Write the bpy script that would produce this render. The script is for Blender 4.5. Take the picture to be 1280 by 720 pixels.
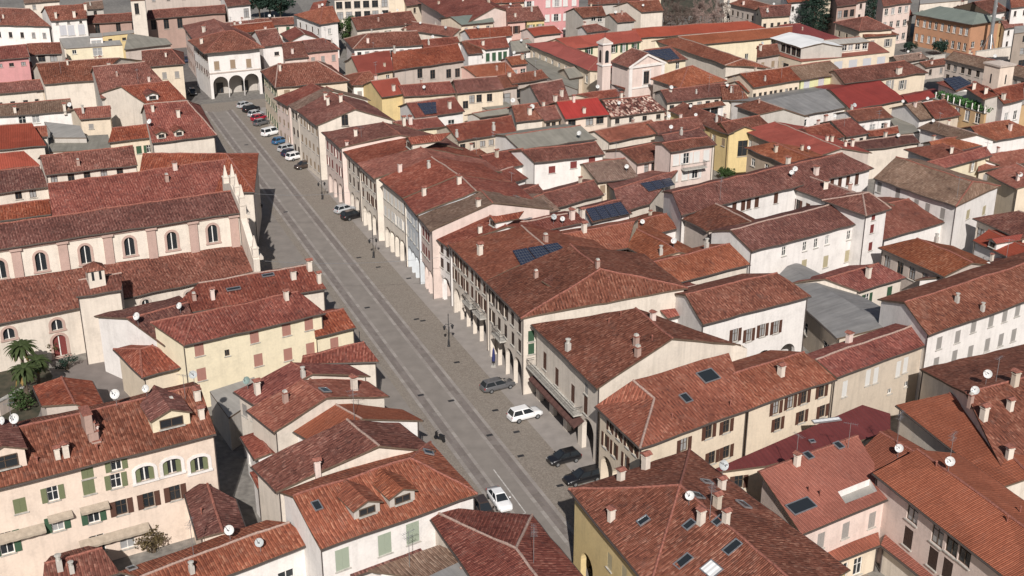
import bpy, bmesh, math, random
from mathutils import Vector as V, Matrix, noise
for o in list(bpy.data.objects): bpy.data.objects.remove(o)
sc = bpy.context.scene
COL = sc.collection
rad = math.radians
# ---------------------------------------------------------------- camera, sky, sun, exposure
FPX, PITCH, CAMH = 1559.0, rad(22.6), 70.0
cd = bpy.data.cameras.new('camera'); cam = bpy.data.objects.new('camera', cd); COL.objects.link(cam)
cam.location = (0, 0, CAMH); cam.rotation_euler = (rad(90) - PITCH, 0, 0)
cd.sensor_width = 36.0; cd.lens = 36.0 * FPX / 1280.0; cd.clip_start = 1.0; cd.clip_end = 3000.0
sc.camera = cam
SUN_ELEV, SHADOW_AZ = rad(37), rad(-2)
w = bpy.data.worlds.new('World'); sc.world = w; w.use_nodes = True
nt = w.node_tree; bg = nt.nodes['Background']; sky = nt.nodes.new('ShaderNodeTexSky')
sky.sky_type = 'NISHITA'; sky.sun_disc = False; sky.sun_elevation = SUN_ELEV; sky.sun_rotation = rad(179)
sky.air_density = 1.0; sky.dust_density = 1.5; sky.ozone_density = 1.0
nt.links.new(sky.outputs[0], bg.inputs[0]); bg.inputs[1].default_value = 0.052
sl = bpy.data.lights.new('sun', 'SUN'); sl.energy = 5.0; sl.angle = rad(0.53); sl.color = (1.0, 0.95, 0.90)
so = bpy.data.objects.new('sun', sl); COL.objects.link(so); so.location = (0, -60, 120)
sd = V((math.sin(SHADOW_AZ) * math.cos(SUN_ELEV), math.cos(SHADOW_AZ) * math.cos(SUN_ELEV), -math.sin(SUN_ELEV)))
so.rotation_euler = sd.to_track_quat('-Z', 'Y').to_euler()
sc.view_settings.view_transform = 'Standard'; sc.view_settings.look = 'None'
sc.view_settings.exposure = 0.06; sc.view_settings.gamma = 1.0; sc.view_settings.use_curve_mapping = False
sc.render.engine = 'CYCLES'; sc.render.resolution_x = 1024; sc.render.resolution_y = 576
sc.cycles.max_bounces = 5; sc.cycles.diffuse_bounces = 3

# ---------------------------------------------------------------- survey: bearings of the photograph -> points of the town
CAM = V((0, 0, CAMH)); _c, _s = math.cos(PITCH), math.sin(PITCH)
def ray(x, y):
    u = (x - 640) / FPX; v = (360 - y) / FPX
    return V((u, _c + v * _s, -_s + v * _c))
def at(x, y, z=0.0):
    r = ray(x, y); return CAM + r * ((z - CAMH) / r.z)
def on_plane(x, y, p0, n):
    r = ray(x, y); dn = r.dot(n)
    return None if abs(dn) < 1e-6 else CAM + r * ((p0 - CAM).dot(n) / dn)
def dist_cam(p): return math.hypot(p.x, p.y)

# ---------------------------------------------------------------- materials
MATS = {}
class NT:
    def __init__(s, m): s.t = m.node_tree; s.n = s.t.nodes; s.l = s.t.links
    def new(s, typ, **kw):
        n = s.n.new(typ)
        for k, v in kw.items(): setattr(n, k, v)
        return n
    def set(s, n, i, v):
        if hasattr(v, 'outputs') or hasattr(v, 'is_output'): s.l.new(v if hasattr(v, 'is_output') else v.outputs[0], n.inputs[i])
        else: n.inputs[i].default_value = v
    def math(s, op, a, b=None, c=None):
        n = s.new('ShaderNodeMath', operation=op); s.set(n, 0, a)
        if b is not None: s.set(n, 1, b)
        if c is not None: s.set(n, 2, c)
        return n
    def vm(s, op, a, b=None):
        n = s.new('ShaderNodeVectorMath', operation=op); s.set(n, 0, a)
        if b is not None: s.set(n, 1, b)
        return n
    def ramp(s, f, stops):
        n = s.new('ShaderNodeValToRGB'); s.set(n, 0, f); e = n.color_ramp.elements
        while len(e) < len(stops): e.new(0.5)
        for q, (p, c) in zip(e, stops): q.position = p; q.color = (c[0], c[1], c[2], 1)
        return n
    def mix(s, f, a, b, mode='MIX'):
        n = s.new('ShaderNodeMix', data_type='RGBA', blend_type=mode); s.set(n, 0, f); s.set(n, 6, a); s.set(n, 7, b)
        class O: pass
        return n.outputs[2]
    def noise(s, vec, scale, detail=4, rough=0.55, dims='3D'):
        n = s.new('ShaderNodeTexNoise', noise_dimensions=dims); s.set(n, 'Vector', vec)
        n.inputs['Scale'].default_value = scale; n.inputs['Detail'].default_value = detail; n.inputs['Roughness'].default_value = rough
        return n.outputs[0]
def col4(c): return (c[0], c[1], c[2], 1.0)
def mat(name):
    m = bpy.data.materials.new(name); m.use_nodes = True; MATS[name] = m
    k = NT(m); b = k.n['Principled BSDF']; return m, k, b
def simple(name, c, rough=0.6, metal=0.0, var=0.06, scale=3.0, spec=0.3):
    m, k, b = mat(name)
    tc = k.new('ShaderNodeTexCoord'); oi = k.new('ShaderNodeObjectInfo')
    off = k.vm('ADD', tc.outputs['Object'], oi.outputs['Location'])
    n = k.noise(off, scale, 3)
    lo = [max(0, x * (1 - 2.2 * var)) for x in c]; hi = [min(1, x * (1 + 2.2 * var)) for x in c]
    r = k.ramp(n, [(0.3, lo), (0.7, hi)])
    k.l.new(r.outputs[0], b.inputs['Base Color'])
    b.inputs['Roughness'].default_value = rough; b.inputs['Metallic'].default_value = metal
    b.inputs['Specular IOR Level'].default_value = spec
    return m
def scl(c, f): return tuple(max(0.0, min(1.0, x * f)) for x in c)
def tile_mat(name, cols, tw=0.19, tl=0.38, lichen=(0.20, 0.155, 0.135), lich=0.28, chan=0.70, bump=0.7, dirt=0.25, spread=1.0):
    """old clay roof tiles; uv is metres along the eave and up the slope"""
    m, k, b = mat(name)
    uv = k.new('ShaderNodeUVMap'); oi = k.new('ShaderNodeObjectInfo')
    sx = k.new('ShaderNodeSeparateXYZ'); k.set(sx, 0, uv)
    U, Vv = sx.outputs[0], sx.outputs[1]
    wob = k.noise(uv, 0.6, 2)
    u2 = k.math('ADD', U, k.math('MULTIPLY', k.math('SUBTRACT', wob, 0.5), 0.25))
    cu = k.math('DIVIDE', u2, tw); ci = k.math('FLOOR', cu)
    wn0 = k.new('ShaderNodeTexWhiteNoise', noise_dimensions='1D'); k.set(wn0, 'W', ci)
    rv = k.math('ADD', k.math('DIVIDE', Vv, tl), wn0.outputs[0]); ri = k.math('FLOOR', rv)
    cb = k.new('ShaderNodeCombineXYZ'); k.set(cb, 0, ci); k.set(cb, 1, ri); k.set(cb, 2, oi.outputs['Random'])
    wn = k.new('ShaderNodeTexWhiteNoise', noise_dimensions='3D'); k.set(wn, 'Vector', cb)
    ofs = k.new('ShaderNodeCombineXYZ'); k.set(ofs, 2, k.math('MULTIPLY', oi.outputs['Random'], 90.0)); 
    p3 = k.vm('ADD', uv, ofs)
    n1 = k.noise(p3, 0.20, 5, 0.6); n2 = k.noise(p3, 2.4, 4, 0.7); n3 = k.noise(p3, 0.9, 7, 0.75)
    f = k.math('MULTIPLY_ADD', k.math('SUBTRACT', wn, 0.5), 0.52 * spread, 0.5)
    f = k.math('ADD', f, k.math('MULTIPLY', k.math('SUBTRACT', n2, 0.5), 0.50 * spread))
    f = k.math('ADD', f, k.math('MULTIPLY', k.math('SUBTRACT', n1, 0.5), 0.42 * spread))
    n = len(cols)
    r = k.ramp(f, [(0.12 + 0.76 * i / (n - 1), c) for i, c in enumerate(cols)])
    # every other tile column is darker than its neighbours
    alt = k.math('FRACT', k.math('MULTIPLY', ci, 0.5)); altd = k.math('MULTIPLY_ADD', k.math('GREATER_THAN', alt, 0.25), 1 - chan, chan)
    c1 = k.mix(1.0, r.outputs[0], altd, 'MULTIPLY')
    lf = k.ramp(n3, [(0.52, (0, 0, 0)), (0.72, (lich, lich, lich))])
    c2 = k.mix(lf.outputs[0], c1, col4(lichen))
    df = k.ramp(n1, [(0.28, (dirt, dirt, dirt)), (0.55, (0, 0, 0))])
    c3 = k.mix(df.outputs[0], c2, col4(scl(cols[0], 0.6)))
    hs = k.new('ShaderNodeHueSaturation'); k.set(hs, 'Color', c3)
    pv = k.new('ShaderNodeTexVoronoi', distance='CHEBYCHEV'); k.set(pv, 'Vector', p3); pv.inputs['Scale'].default_value = 0.30; ps = k.new('ShaderNodeSeparateXYZ'); k.set(ps, 0, pv.outputs['Color'])
    rr = k.math('FRACT', k.math('MULTIPLY', oi.outputs['Random'], 7.31)); patch = k.math('MULTIPLY_ADD', ps.outputs[0], 0.26, 0.87)   # repaired patches laid with other tiles
    k.set(hs, 'Value', k.math('MULTIPLY', patch, k.math('MULTIPLY_ADD', oi.outputs['Random'], 0.38, 0.82)))
    k.set(hs, 'Hue', k.math('MULTIPLY_ADD', rr, 0.010, 0.4955)); k.set(hs, 'Saturation', k.math('MULTIPLY_ADD', rr, 0.16, 0.90))
    k.l.new(hs.outputs[0], b.inputs['Base Color'])
    b.inputs['Roughness'].default_value = 0.9; b.inputs['Specular IOR Level'].default_value = 0.15
    hcol = k.math('ABSOLUTE', k.math('SINE', k.math('MULTIPLY', cu, math.pi)))
    hrow = k.math('FRACT', rv)
    hh = k.math('ADD', k.math('MULTIPLY', hcol, 0.06), k.math('MULTIPLY', hrow, -0.035))
    hh = k.math('ADD', hh, k.math('MULTIPLY', wn, 0.04))
    bp = k.new('ShaderNodeBump'); bp.inputs['Strength'].default_value = bump; bp.inputs['Distance'].default_value = 1.0
    k.set(bp, 'Height', hh); k.l.new(bp.outputs[0], b.inputs['Normal'])
    return m
def plaster(name, c, stain=0.5, rough=0.9, dirt=(0.15, 0.13, 0.11)):
    m, k, b = mat(name)
    tc = k.new('ShaderNodeTexCoord'); oi = k.new('ShaderNodeObjectInfo')
    off = k.vm('ADD', tc.outputs['Object'], oi.outputs['Location'])
    n1 = k.noise(off, 0.5, 5, 0.62); n2 = k.noise(off, 4.0, 3)
    st = k.vm('MULTIPLY', off, (1.6, 1.6, 0.12)); n3 = k.noise(st, 1.0, 4, 0.6)
    c1 = k.ramp(n1, [(0.25, scl(c, 0.88)), (0.75, scl(c, 1.05))])
    f = k.ramp(n3, [(0.48, (0, 0, 0)), (0.78, (0.75 * stain,) * 3)])
    c2 = k.mix(f.outputs[0], c1.outputs[0], col4([0.5 * a + 0.5 * d for a, d in zip(c, dirt)]))
    f2 = k.ramp(n1, [(0.24, (0.75 * stain,) * 3), (0.47, (0, 0, 0))])
    c3 = k.mix(f2.outputs[0], c2, col4([0.65 * a + 0.35 * d for a, d in zip(c, dirt)]))
    c4 = k.mix(0.12, c3, k.ramp(n2, [(0.35, scl(c, 0.7)), (0.65, scl(c, 1.1))]).outputs[0])
    k.l.new(c4, b.inputs['Base Color']); b.inputs['Roughness'].default_value = rough; b.inputs['Specular IOR Level'].default_value = 0.15
    bp = k.new('ShaderNodeBump'); bp.inputs['Strength'].default_value = 0.15; bp.inputs['Distance'].default_value = 0.1
    k.set(bp, 'Height', n2); k.l.new(bp.outputs[0], b.inputs['Normal'])
    return m
# clay tile kinds (dark, mid, light)
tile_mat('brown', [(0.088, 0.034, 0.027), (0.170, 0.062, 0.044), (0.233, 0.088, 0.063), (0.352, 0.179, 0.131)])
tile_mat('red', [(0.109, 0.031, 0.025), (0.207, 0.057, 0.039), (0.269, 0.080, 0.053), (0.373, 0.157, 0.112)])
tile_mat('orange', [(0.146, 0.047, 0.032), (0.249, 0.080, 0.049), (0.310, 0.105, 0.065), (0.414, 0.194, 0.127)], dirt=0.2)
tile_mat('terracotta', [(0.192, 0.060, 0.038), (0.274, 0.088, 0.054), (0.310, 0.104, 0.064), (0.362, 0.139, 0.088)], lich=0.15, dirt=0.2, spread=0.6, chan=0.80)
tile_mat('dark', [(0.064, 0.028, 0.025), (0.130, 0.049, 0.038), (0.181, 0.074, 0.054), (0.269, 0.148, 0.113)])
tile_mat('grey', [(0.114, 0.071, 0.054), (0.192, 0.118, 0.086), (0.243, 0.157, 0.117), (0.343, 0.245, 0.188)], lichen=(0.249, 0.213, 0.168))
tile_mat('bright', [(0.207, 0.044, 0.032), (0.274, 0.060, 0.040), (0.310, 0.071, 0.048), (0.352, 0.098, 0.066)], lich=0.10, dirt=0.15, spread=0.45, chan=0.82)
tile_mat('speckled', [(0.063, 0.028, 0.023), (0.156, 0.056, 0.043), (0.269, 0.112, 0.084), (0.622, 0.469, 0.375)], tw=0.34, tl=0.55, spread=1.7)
def sheet_mat(name, c, period=0.5, rough=0.55, stain=0.3, bump=0.25):
    m, k, b = mat(name)
    uv = k.new('ShaderNodeUVMap'); sx = k.new('ShaderNodeSeparateXYZ'); k.set(sx, 0, uv)
    n1 = k.noise(uv, 0.35, 5, 0.65); st = k.vm('MULTIPLY', uv, (1.4, 0.12, 1)); n2 = k.noise(st, 1.0, 4)
    r = k.ramp(n1, [(0.3, scl(c, 1 - stain)), (0.7, scl(c, 1 + 0.4 * stain))])
    r2 = k.ramp(n2, [(0.3, scl(c, 1 - stain)), (0.7, scl(c, 1 + 0.4 * stain))])
    k.l.new(k.mix(0.5, r.outputs[0], r2.outputs[0]), b.inputs['Base Color'])
    b.inputs['Roughness'].default_value = rough; b.inputs['Specular IOR Level'].default_value = 0.2
    h = k.math('SINE', k.math('MULTIPLY', sx.outputs[0], 2 * math.pi / period))
    bp = k.new('ShaderNodeBump'); bp.inputs['Strength'].default_value = bump; bp.inputs['Distance'].default_value = 0.1
    k.set(bp, 'Height', h); k.l.new(bp.outputs[0], b.inputs['Normal'])
sheet_mat('redsheet', (0.25, 0.045, 0.036)); sheet_mat('scarlet', (0.34, 0.045, 0.038)); sheet_mat('maroon', (0.165, 0.042, 0.040))
sheet_mat('greysheet', (0.235, 0.228, 0.222), stain=0.40, bump=0.04); sheet_mat('concrete', (0.36, 0.34, 0.31), period=3, stain=0.3, bump=0.05)
sheet_mat('greensheet', (0.175, 0.20, 0.175), stain=0.2); sheet_mat('whitesheet', (0.75, 0.75, 0.74), stain=0.1)
sheet_mat('fibre', (0.25, 0.235, 0.20), period=0.18, stain=0.35, rough=0.9)
for nm, c, s in [('white', (0.740, 0.703, 0.671), .55), ('offwhite', (0.660, 0.589, 0.509), .8), ('cream', (0.670, 0.569, 0.445), .6), ('yellow', (0.660, 0.515, 0.267), .6),
    ('paleyellow', (0.710, 0.629, 0.463), .5), ('beige', (0.550, 0.470, 0.380), .8), ('pink', (0.640, 0.426, 0.366), .6), ('palepink', (0.670, 0.549, 0.493), .6),
    ('rose', (0.580, 0.287, 0.286), .5), ('grey', (0.470, 0.436, 0.395), .9), ('blue', (0.600, 0.634, 0.656), .5), ('brick', (0.400, 0.277, 0.232), .8), ('palecream', (0.700, 0.634, 0.548), .55),
    ('ochre', (0.520, 0.356, 0.197), .6), ('orangewall', (0.460, 0.247, 0.149), .6), ('tan', (0.450, 0.356, 0.267), .8), ('lime', (0.600, 0.614, 0.355), .5), ('peach', (0.700, 0.579, 0.483), .6),
    ('stone', (0.500, 0.426, 0.375), .9), ('mauve', (0.470, 0.335, 0.287), .6), ('redbrick', (0.320, 0.129, 0.103), .7), ('oldstone', (0.340, 0.282, 0.237), .9)]:
    plaster('w_' + nm, c, s)
simple('gutter', (0.075, 0.06, 0.055), 0.45); simple('soffit', (0.12, 0.085, 0.06), 0.8); simple('mortar', (0.34, 0.24, 0.20), 0.95, var=0.15, scale=6)
simple('ridge', (0.25, 0.098, 0.072), 0.9, var=0.18, scale=5); simple('cement', (0.42, 0.40, 0.36), 0.9, var=0.12)
simple('frame', (0.72, 0.70, 0.66), 0.5); simple('darkframe', (0.10, 0.07, 0.05), 0.5); simple('iron', (0.03, 0.03, 0.032), 0.5); simple('steel', (0.42, 0.43, 0.44), 0.35, 0.7)
simple('dishwhite', (0.58, 0.58, 0.565), 0.45, var=0.05); simple('dishgrey', (0.40, 0.42, 0.42), 0.45); simple('dishgreen', (0.20, 0.27, 0.25), 0.5)
simple('cloth_tan', (.36, .30, .235), .9); simple('cloth_blue', (.03, .035, .12), .9); simple('cloth_red', (.34, .05, .045), .9); simple('cloth_maroon', (.10, .05, .042), .9); simple('cloth_green', (.03, .10, .06), .9)
SHUT = {'b': (0.10, 0.045, 0.03), 'd': (0.055, 0.035, 0.028), 'g': (0.045, 0.10, 0.055), 'o': (0.17, 0.19, 0.10), 'w': (0.72, 0.71, 0.68), 'r': (0.40, 0.20, 0.16),
        'y': (0.33, 0.31, 0.29), 'm': (0.20, 0.045, 0.04), 'e': (0.36, 0.41, 0.32), 's': (0.34, 0.25, 0.17), 'l': (0.46, 0.40, 0.26), 'u': (0.55, 0.55, 0.58)}
for q, c in SHUT.items():
    m, k, b = mat('shut_' + q)
    tc = k.new('ShaderNodeTexCoord'); sx = k.new('ShaderNodeSeparateXYZ'); k.set(sx, 0, tc.outputs['Object'])
    b.inputs['Base Color'].default_value = col4(c); b.inputs['Roughness'].default_value = 0.6; b.inputs['Specular IOR Level'].default_value = 0.25
    bp = k.new('ShaderNodeBump'); bp.inputs['Strength'].default_value = 0.5; bp.inputs['Distance'].default_value = 0.05
    k.set(bp, 'Height', k.math('SINE', k.math('MULTIPLY', sx.outputs[2], 80.0))); k.l.new(bp.outputs[0], b.inputs['Normal'])
m, k, b = mat('glass'); b.inputs['Base Color'].default_value = (0.022, 0.026, 0.030, 1); b.inputs['Roughness'].default_value = 0.12; b.inputs['Specular IOR Level'].default_value = 0.5
m, k, b = mat('curtain'); b.inputs['Base Color'].default_value = (0.30, 0.30, 0.30, 1); b.inputs['Roughness'].default_value = 0.2
m, k, b = mat('solar')
tc = k.new('ShaderNodeTexCoord'); br = k.new('ShaderNodeTexBrick', offset=0.0); k.set(br, 'Vector', tc.outputs['UV'])
br.inputs['Color1'].default_value = (0.012, 0.016, 0.035, 1); br.inputs['Color2'].default_value = (0.016, 0.02, 0.045, 1); br.inputs['Mortar'].default_value = (0.10, 0.11, 0.13, 1)
br.inputs['Scale'].default_value = 1.0; br.inputs['Mortar Size'].default_value = 0.012; br.inputs['Brick Width'].default_value = 0.17; br.inputs['Row Height'].default_value = 0.17
k.l.new(br.outputs[0], b.inputs['Base Color']); b.inputs['Roughness'].default_value = 0.18
M = MATS

# ---------------------------------------------------------------- mesh helpers
class MB:
    """gathers faces; build() links them as ONE mesh object"""
    def __init__(s): s.v = []; s.f = []; s.uv = []; s.mi = []; s.sm = []
    def face(s, pts, mi=0, uv=None, smooth=False):
        i = len(s.v); s.v.extend([tuple(p) for p in pts]); s.f.append(tuple(range(i, i + len(pts)))); s.mi.append(mi); s.sm.append(smooth)
        s.uv.append(uv if uv else [(p[0], p[1]) for p in pts])
    def box(s, c, sz, rz=0.0, mi=0, ax=None, taper=1.0):
        c = V(c)
        if ax is None: ax = (V((math.cos(rz), math.sin(rz), 0)), V((-math.sin(rz), math.cos(rz), 0)), V((0, 0, 1)))
        h = [x / 2 for x in sz]
        def q(a, b, d):
            t = taper if d > 0 else 1.0
            return c + ax[0] * (a * h[0] * t) + ax[1] * (b * h[1] * t) + ax[2] * (d * h[2])
        P = [q(-1, -1, -1), q(1, -1, -1), q(1, 1, -1), q(-1, 1, -1), q(-1, -1, 1), q(1, -1, 1), q(1, 1, 1), q(-1, 1, 1)]
        for a in ((3, 2, 1, 0), (4, 5, 6, 7), (0, 1, 5, 4), (1, 2, 6, 5), (2, 3, 7, 6), (3, 0, 4, 7)): s.face([P[i] for i in a], mi)
    def tube(s, a, b, r0, r1=None, n=6, mi=0, cap=True, smooth=True):
        a, b = V(a), V(b); r1 = r0 if r1 is None else r1; d = (b - a).normalized()
        x = d.orthogonal().normalized(); y = d.cross(x)
        A = [a + (x * math.cos(t) + y * math.sin(t)) * r0 for t in [2 * math.pi * i / n for i in range(n)]]
        B = [b + (x * math.cos(t) + y * math.sin(t)) * r1 for t in [2 * math.pi * i / n for i in range(n)]]
        for i in range(n): j = (i + 1) % n; s.face([A[i], A[j], B[j], B[i]], mi, smooth=smooth)
        if cap: s.face(B, mi); s.face(A[::-1], mi)
    def lathe(s, prof, c=(0, 0, 0), n=12, mi=0, smooth=True):
        c = V(c)
        for (r0, z0), (r1, z1) in zip(prof, prof[1:]):
            for i in range(n):
                t0, t1 = 2 * math.pi * i / n, 2 * math.pi * (i + 1) / n
                q = [c + V((r0 * math.cos(t0), r0 * math.sin(t0), z0)), c + V((r0 * math.cos(t1), r0 * math.sin(t1), z0)), c + V((r1 * math.cos(t1), r1 * math.sin(t1), z1)), c + V((r1 * math.cos(t0), r1 * math.sin(t0), z1))]
                if r0 < 1e-4: q = q[1:]
                elif r1 < 1e-4: q = q[:3]
                s.face(q, mi, smooth=smooth)
    def mesh(s, name, mats, org=(0, 0, 0), weld=False):
        me = bpy.data.meshes.new(name); o = V(org)
        me.from_pydata([tuple(V(p) - o) for p in s.v], [], s.f)
        for m_ in (mats if isinstance(mats, (list, tuple)) else [mats]): me.materials.append(M[m_] if isinstance(m_, str) else m_)
        me.polygons.foreach_set('material_index', s.mi); me.polygons.foreach_set('use_smooth', s.sm)
        ul = me.uv_layers.new(name='UVMap'); ul.data.foreach_set('uv', [c for f in s.uv for p in f for c in p])
        me.update()
        if weld:
            bm = bmesh.new(); bm.from_mesh(me); bmesh.ops.remove_doubles(bm, verts=bm.verts, dist=0.002)
            if weld == 2: bmesh.ops.recalc_face_normals(bm, faces=bm.faces)
            bm.to_mesh(me); bm.free()
        return me
    def build(s, name, mats, parent=None, org=(0, 0, 0), weld=False):
        if not s.f: return None
        return link(name, s.mesh(name, mats, org, weld), parent)
def link(name, me, parent=None, mw=None):
    o = bpy.data.objects.new(name, me); COL.objects.link(o)
    if parent is not None: o.parent = parent
    if mw is not None: o.matrix_local = mw
    return o
def thing(name, label, cat, loc, group=None, rz=0.0):
    o = bpy.data.objects.new(name, None); COL.objects.link(o); o.location = loc; o.rotation_euler = (0, 0, rz); o.empty_display_size = 0.5
    o['label'] = label; o['category'] = cat
    if group: o['group'] = group
    return o
def tag(o, label, cat, group=None):
    o['label'] = label; o['category'] = cat
    if group: o['group'] = group
    return o
def struct(o): o['kind'] = 'structure'; return o
# ---------------------------------------------------------------- house builder
def disp(p, amp): return amp * noise.noise(V((p[0] * 0.30, p[1] * 0.30, 3.7))) + 0.35 * amp * noise.noise(V((p[0] * 1.1, p[1] * 1.1, 9.1)))
def plane_of(pts):
    n = V((0, 0, 0))
    for i in range(len(pts)):
        a, b = pts[i], pts[(i + 1) % len(pts)]
        n += V(((a.y - b.y) * (a.z + b.z), (a.z - b.z) * (a.x + b.x), (a.x - b.x) * (a.y + b.y)))
    n.normalize()
    if n.z < 0: n = -n
    return n
def inside2d(p, poly, tol=0.0):
    c = False; n = len(poly)
    for i in range(n):
        a, b = poly[i], poly[(i + 1) % n]
        if (a.y > p.y) != (b.y > p.y) and p.x < (b.x - a.x) * (p.y - a.y) / (b.y - a.y) + a.x: c = not c
    return c
def roof_axes(n, pts):
    U = V((-n.y, n.x, 0))
    if U.length < 0.02:
        U = (pts[1] - pts[0]); U.z = 0
    U.normalize(); return U, n.cross(U)
def area2(P): return 0.5 * sum(P[i].x * P[(i + 1) % len(P)].y - P[(i + 1) % len(P)].x * P[i].y for i in range(len(P)))
HOUSES = []
def solve_ridge(E0, E1, h, px, s):
    d = (E1 - E0); d.z = 0; d.normalize(); best = None
    for sg in (1, -1):
        n = V((-d.y, d.x, 0)) * sg; r = ray(*px)
        t = (h + s * (CAM - E0).dot(n) - CAMH) / (r.z - s * r.dot(n))
        p = CAM + r * t; D = (p - E0).dot(n)
        if D > 0 and t > 0 and (best is None or D < best[2]): best = (t, p, D, n)
    return best[1:]
# windows -----------------------------------------------------------------
WPROTO = {}
WRNG = random.Random(99)
def wproto(w_, h_, mode, q, far):
    cur = WRNG.random() < .28 and mode != 'D'; gl = 'curtain' if cur else 'glass'; key = (round(w_, 2), round(h_, 2), mode, q, far, cur)
    if key in WPROTO: return WPROTO[key]
    fr = 'darkframe' if (mode == 'D' or q in 'db') else 'frame'
    f = MB(); y0, y1 = 0.09, 0.15; ym = (y0 + y1) / 2; t = 0.07
    if mode != 'c':
        f.box((-w_ / 2 + t / 2, ym, h_ / 2), (t, y1 - y0, h_)); f.box((w_ / 2 - t / 2, ym, h_ / 2), (t, y1 - y0, h_))
        f.box((0, ym, t / 2), (w_ - 2 * t, y1 - y0, t)); f.box((0, ym, h_ - t / 2), (w_ - 2 * t, y1 - y0, t))
        f.box((0, ym, h_ / 2), (t, y1 - y0, h_ - 2 * t))
        if h_ > 1.2: f.box((-w_ / 4, ym, h_ * 0.62), (w_ / 2 - 1.5 * t, 0.04, 0.04)); f.box((w_ / 4, ym, h_ * 0.62), (w_ / 2 - 1.5 * t, 0.04, 0.04))
    f.box((0, -0.03, -0.05), (w_ + 0.24, 0.22, 0.08), mi=1)
    pn = MB(); pn.box((0, 0.165, h_ / 2), (w_, 0.02, h_))
    sh = MB(); 
    if mode == 'o': sh.box((0, 0, h_ / 2), (w_ / 2, 0.05, h_))
    else: sh.box((0, 0, h_ / 2), (w_ / 2 - 0.01, 0.05, h_ - 0.02))
    parts = []
    if far:
        m_ = MB(); mats = [fr, 'cement', gl, 'shut_' + q]
        for src, mi, dx in ([(f, None, 0), (pn, 2, 0)] + ([(sh, 3, -0.76 * w_), (sh, 3, 0.76 * w_)] if mode == 'o' else [(sh, 3, -w_ / 4), (sh, 3, w_ / 4)] if mode == 'c' else [])):
            for fa, mj in zip(src.f, src.mi):
                m_.face([V(src.v[i]) + V((dx, -0.04 if (mi == 3 and mode == 'o') else 0.03 if mi == 3 else 0, 0)) for i in fa], mj if mi is None else mi)
        parts = [('window', m_.mesh('window', mats), None)]
    else:
        parts.append(('window', f.mesh('window', [fr, 'cement']), None))
        if mode != 'c': parts.append(('pane', pn.mesh('pane', [gl]), (0, 0, 0)))
        if mode == 'o':
            sm = sh.mesh('shutter', ['shut_' + q]); parts += [('shutter', sm, (-0.77 * w_, -0.045, 0)), ('shutter', sm, (0.77 * w_, -0.045, 0))]
        elif mode == 'c':
            sm = sh.mesh('shutter', ['shut_' + q]); parts += [('shutter', sm, (-w_ / 4, 0.04, 0)), ('shutter', sm, (w_ / 4, 0.04, 0))]
    WPROTO[key] = parts; return parts
def put_window(root, org, a, d, u, z, w_, h_, style, far, proud=0.0):
    inn = V((-d.y, d.x, 0)); p = a + d * u + V((0, 0, z)) - org - inn * proud
    mw = Matrix(((d.x, inn.x, 0, p.x), (d.y, inn.y, 0, p.y), (0, 0, 1, p.z), (0, 0, 0, 1)))
    parts = wproto(w_, h_, style[1], style[0], far); base = None
    for nm, me, off in parts:
        if off is None: base = link(nm, me, root, mw)
        else: link(nm, me, base, Matrix.Translation(off))
    return base
# chimneys, dishes, antennas (shared meshes) --------------------------------
PROTO = {}
def proto_chimney(kind):
    key = ('ch', kind)
    if key in PROTO: return PROTO[key]
    m_ = MB(); wall_ = ['w_offwhite', 'w_palepink', 'w_brick', 'w_beige', 'w_grey'][kind % 5]
    if kind in (0, 1, 3):     # plastered stack with a little tiled hat on four stubs
        m_.box((0, 0, 0.2), (0.52, 0.62, 2.2)); m_.box((0, 0, 1.33), (0.66, 0.76, 0.07))
        for x in (-0.22, 0.22):
            for y in (-0.27, 0.27): m_.box((x, y, 1.46), (0.1, 0.1, 0.2))
        m_.face([V((-0.42, -0.46, 1.56)), V((0.42, -0.46, 1.56)), V((0.42, 0, 1.78)), V((-0.42, 0, 1.78))], 1); m_.face([V((0.42, 0.46, 1.56)), V((-0.42, 0.46, 1.56)), V((-0.42, 0, 1.78)), V((0.42, 0, 1.78))], 1)
        m_.face([V((-0.42, 0.46, 1.56)), V((-0.42, -0.46, 1.56)), V((-0.42, 0, 1.78))], 1); m_.face([V((0.42, -0.46, 1.56)), V((0.42, 0.46, 1.56)), V((0.42, 0, 1.78))], 1)
        m_.face([V((-0.42, -0.46, 1.56)), V((-0.42, 0.46, 1.56)), V((0.42, 0.46, 1.56)), V((0.42, -0.46, 1.56))], 1)
    elif kind == 2:           # brick stack
        m_.box((0, 0, 0.15), (0.5, 0.5, 2.0)); m_.box((0, 0, 1.19), (0.64, 0.64, 0.10), mi=1); m_.box((0, 0, 1.36), (0.44, 0.44, 0.24), mi=2, taper=0.8)
    else:                     # concrete pot stack
        m_.box((0, 0, 0.1), (0.46, 0.46, 1.8)); m_.lathe([(0.2, 1.0), (0.2, 1.45), (0.3, 1.47), (0.3, 1.56), (0, 1.62)], n=8, mi=2)
    PROTO[key] = m_.mesh('chimney', [wall_, 'ridge', 'cement']); return PROTO[key]
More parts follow.
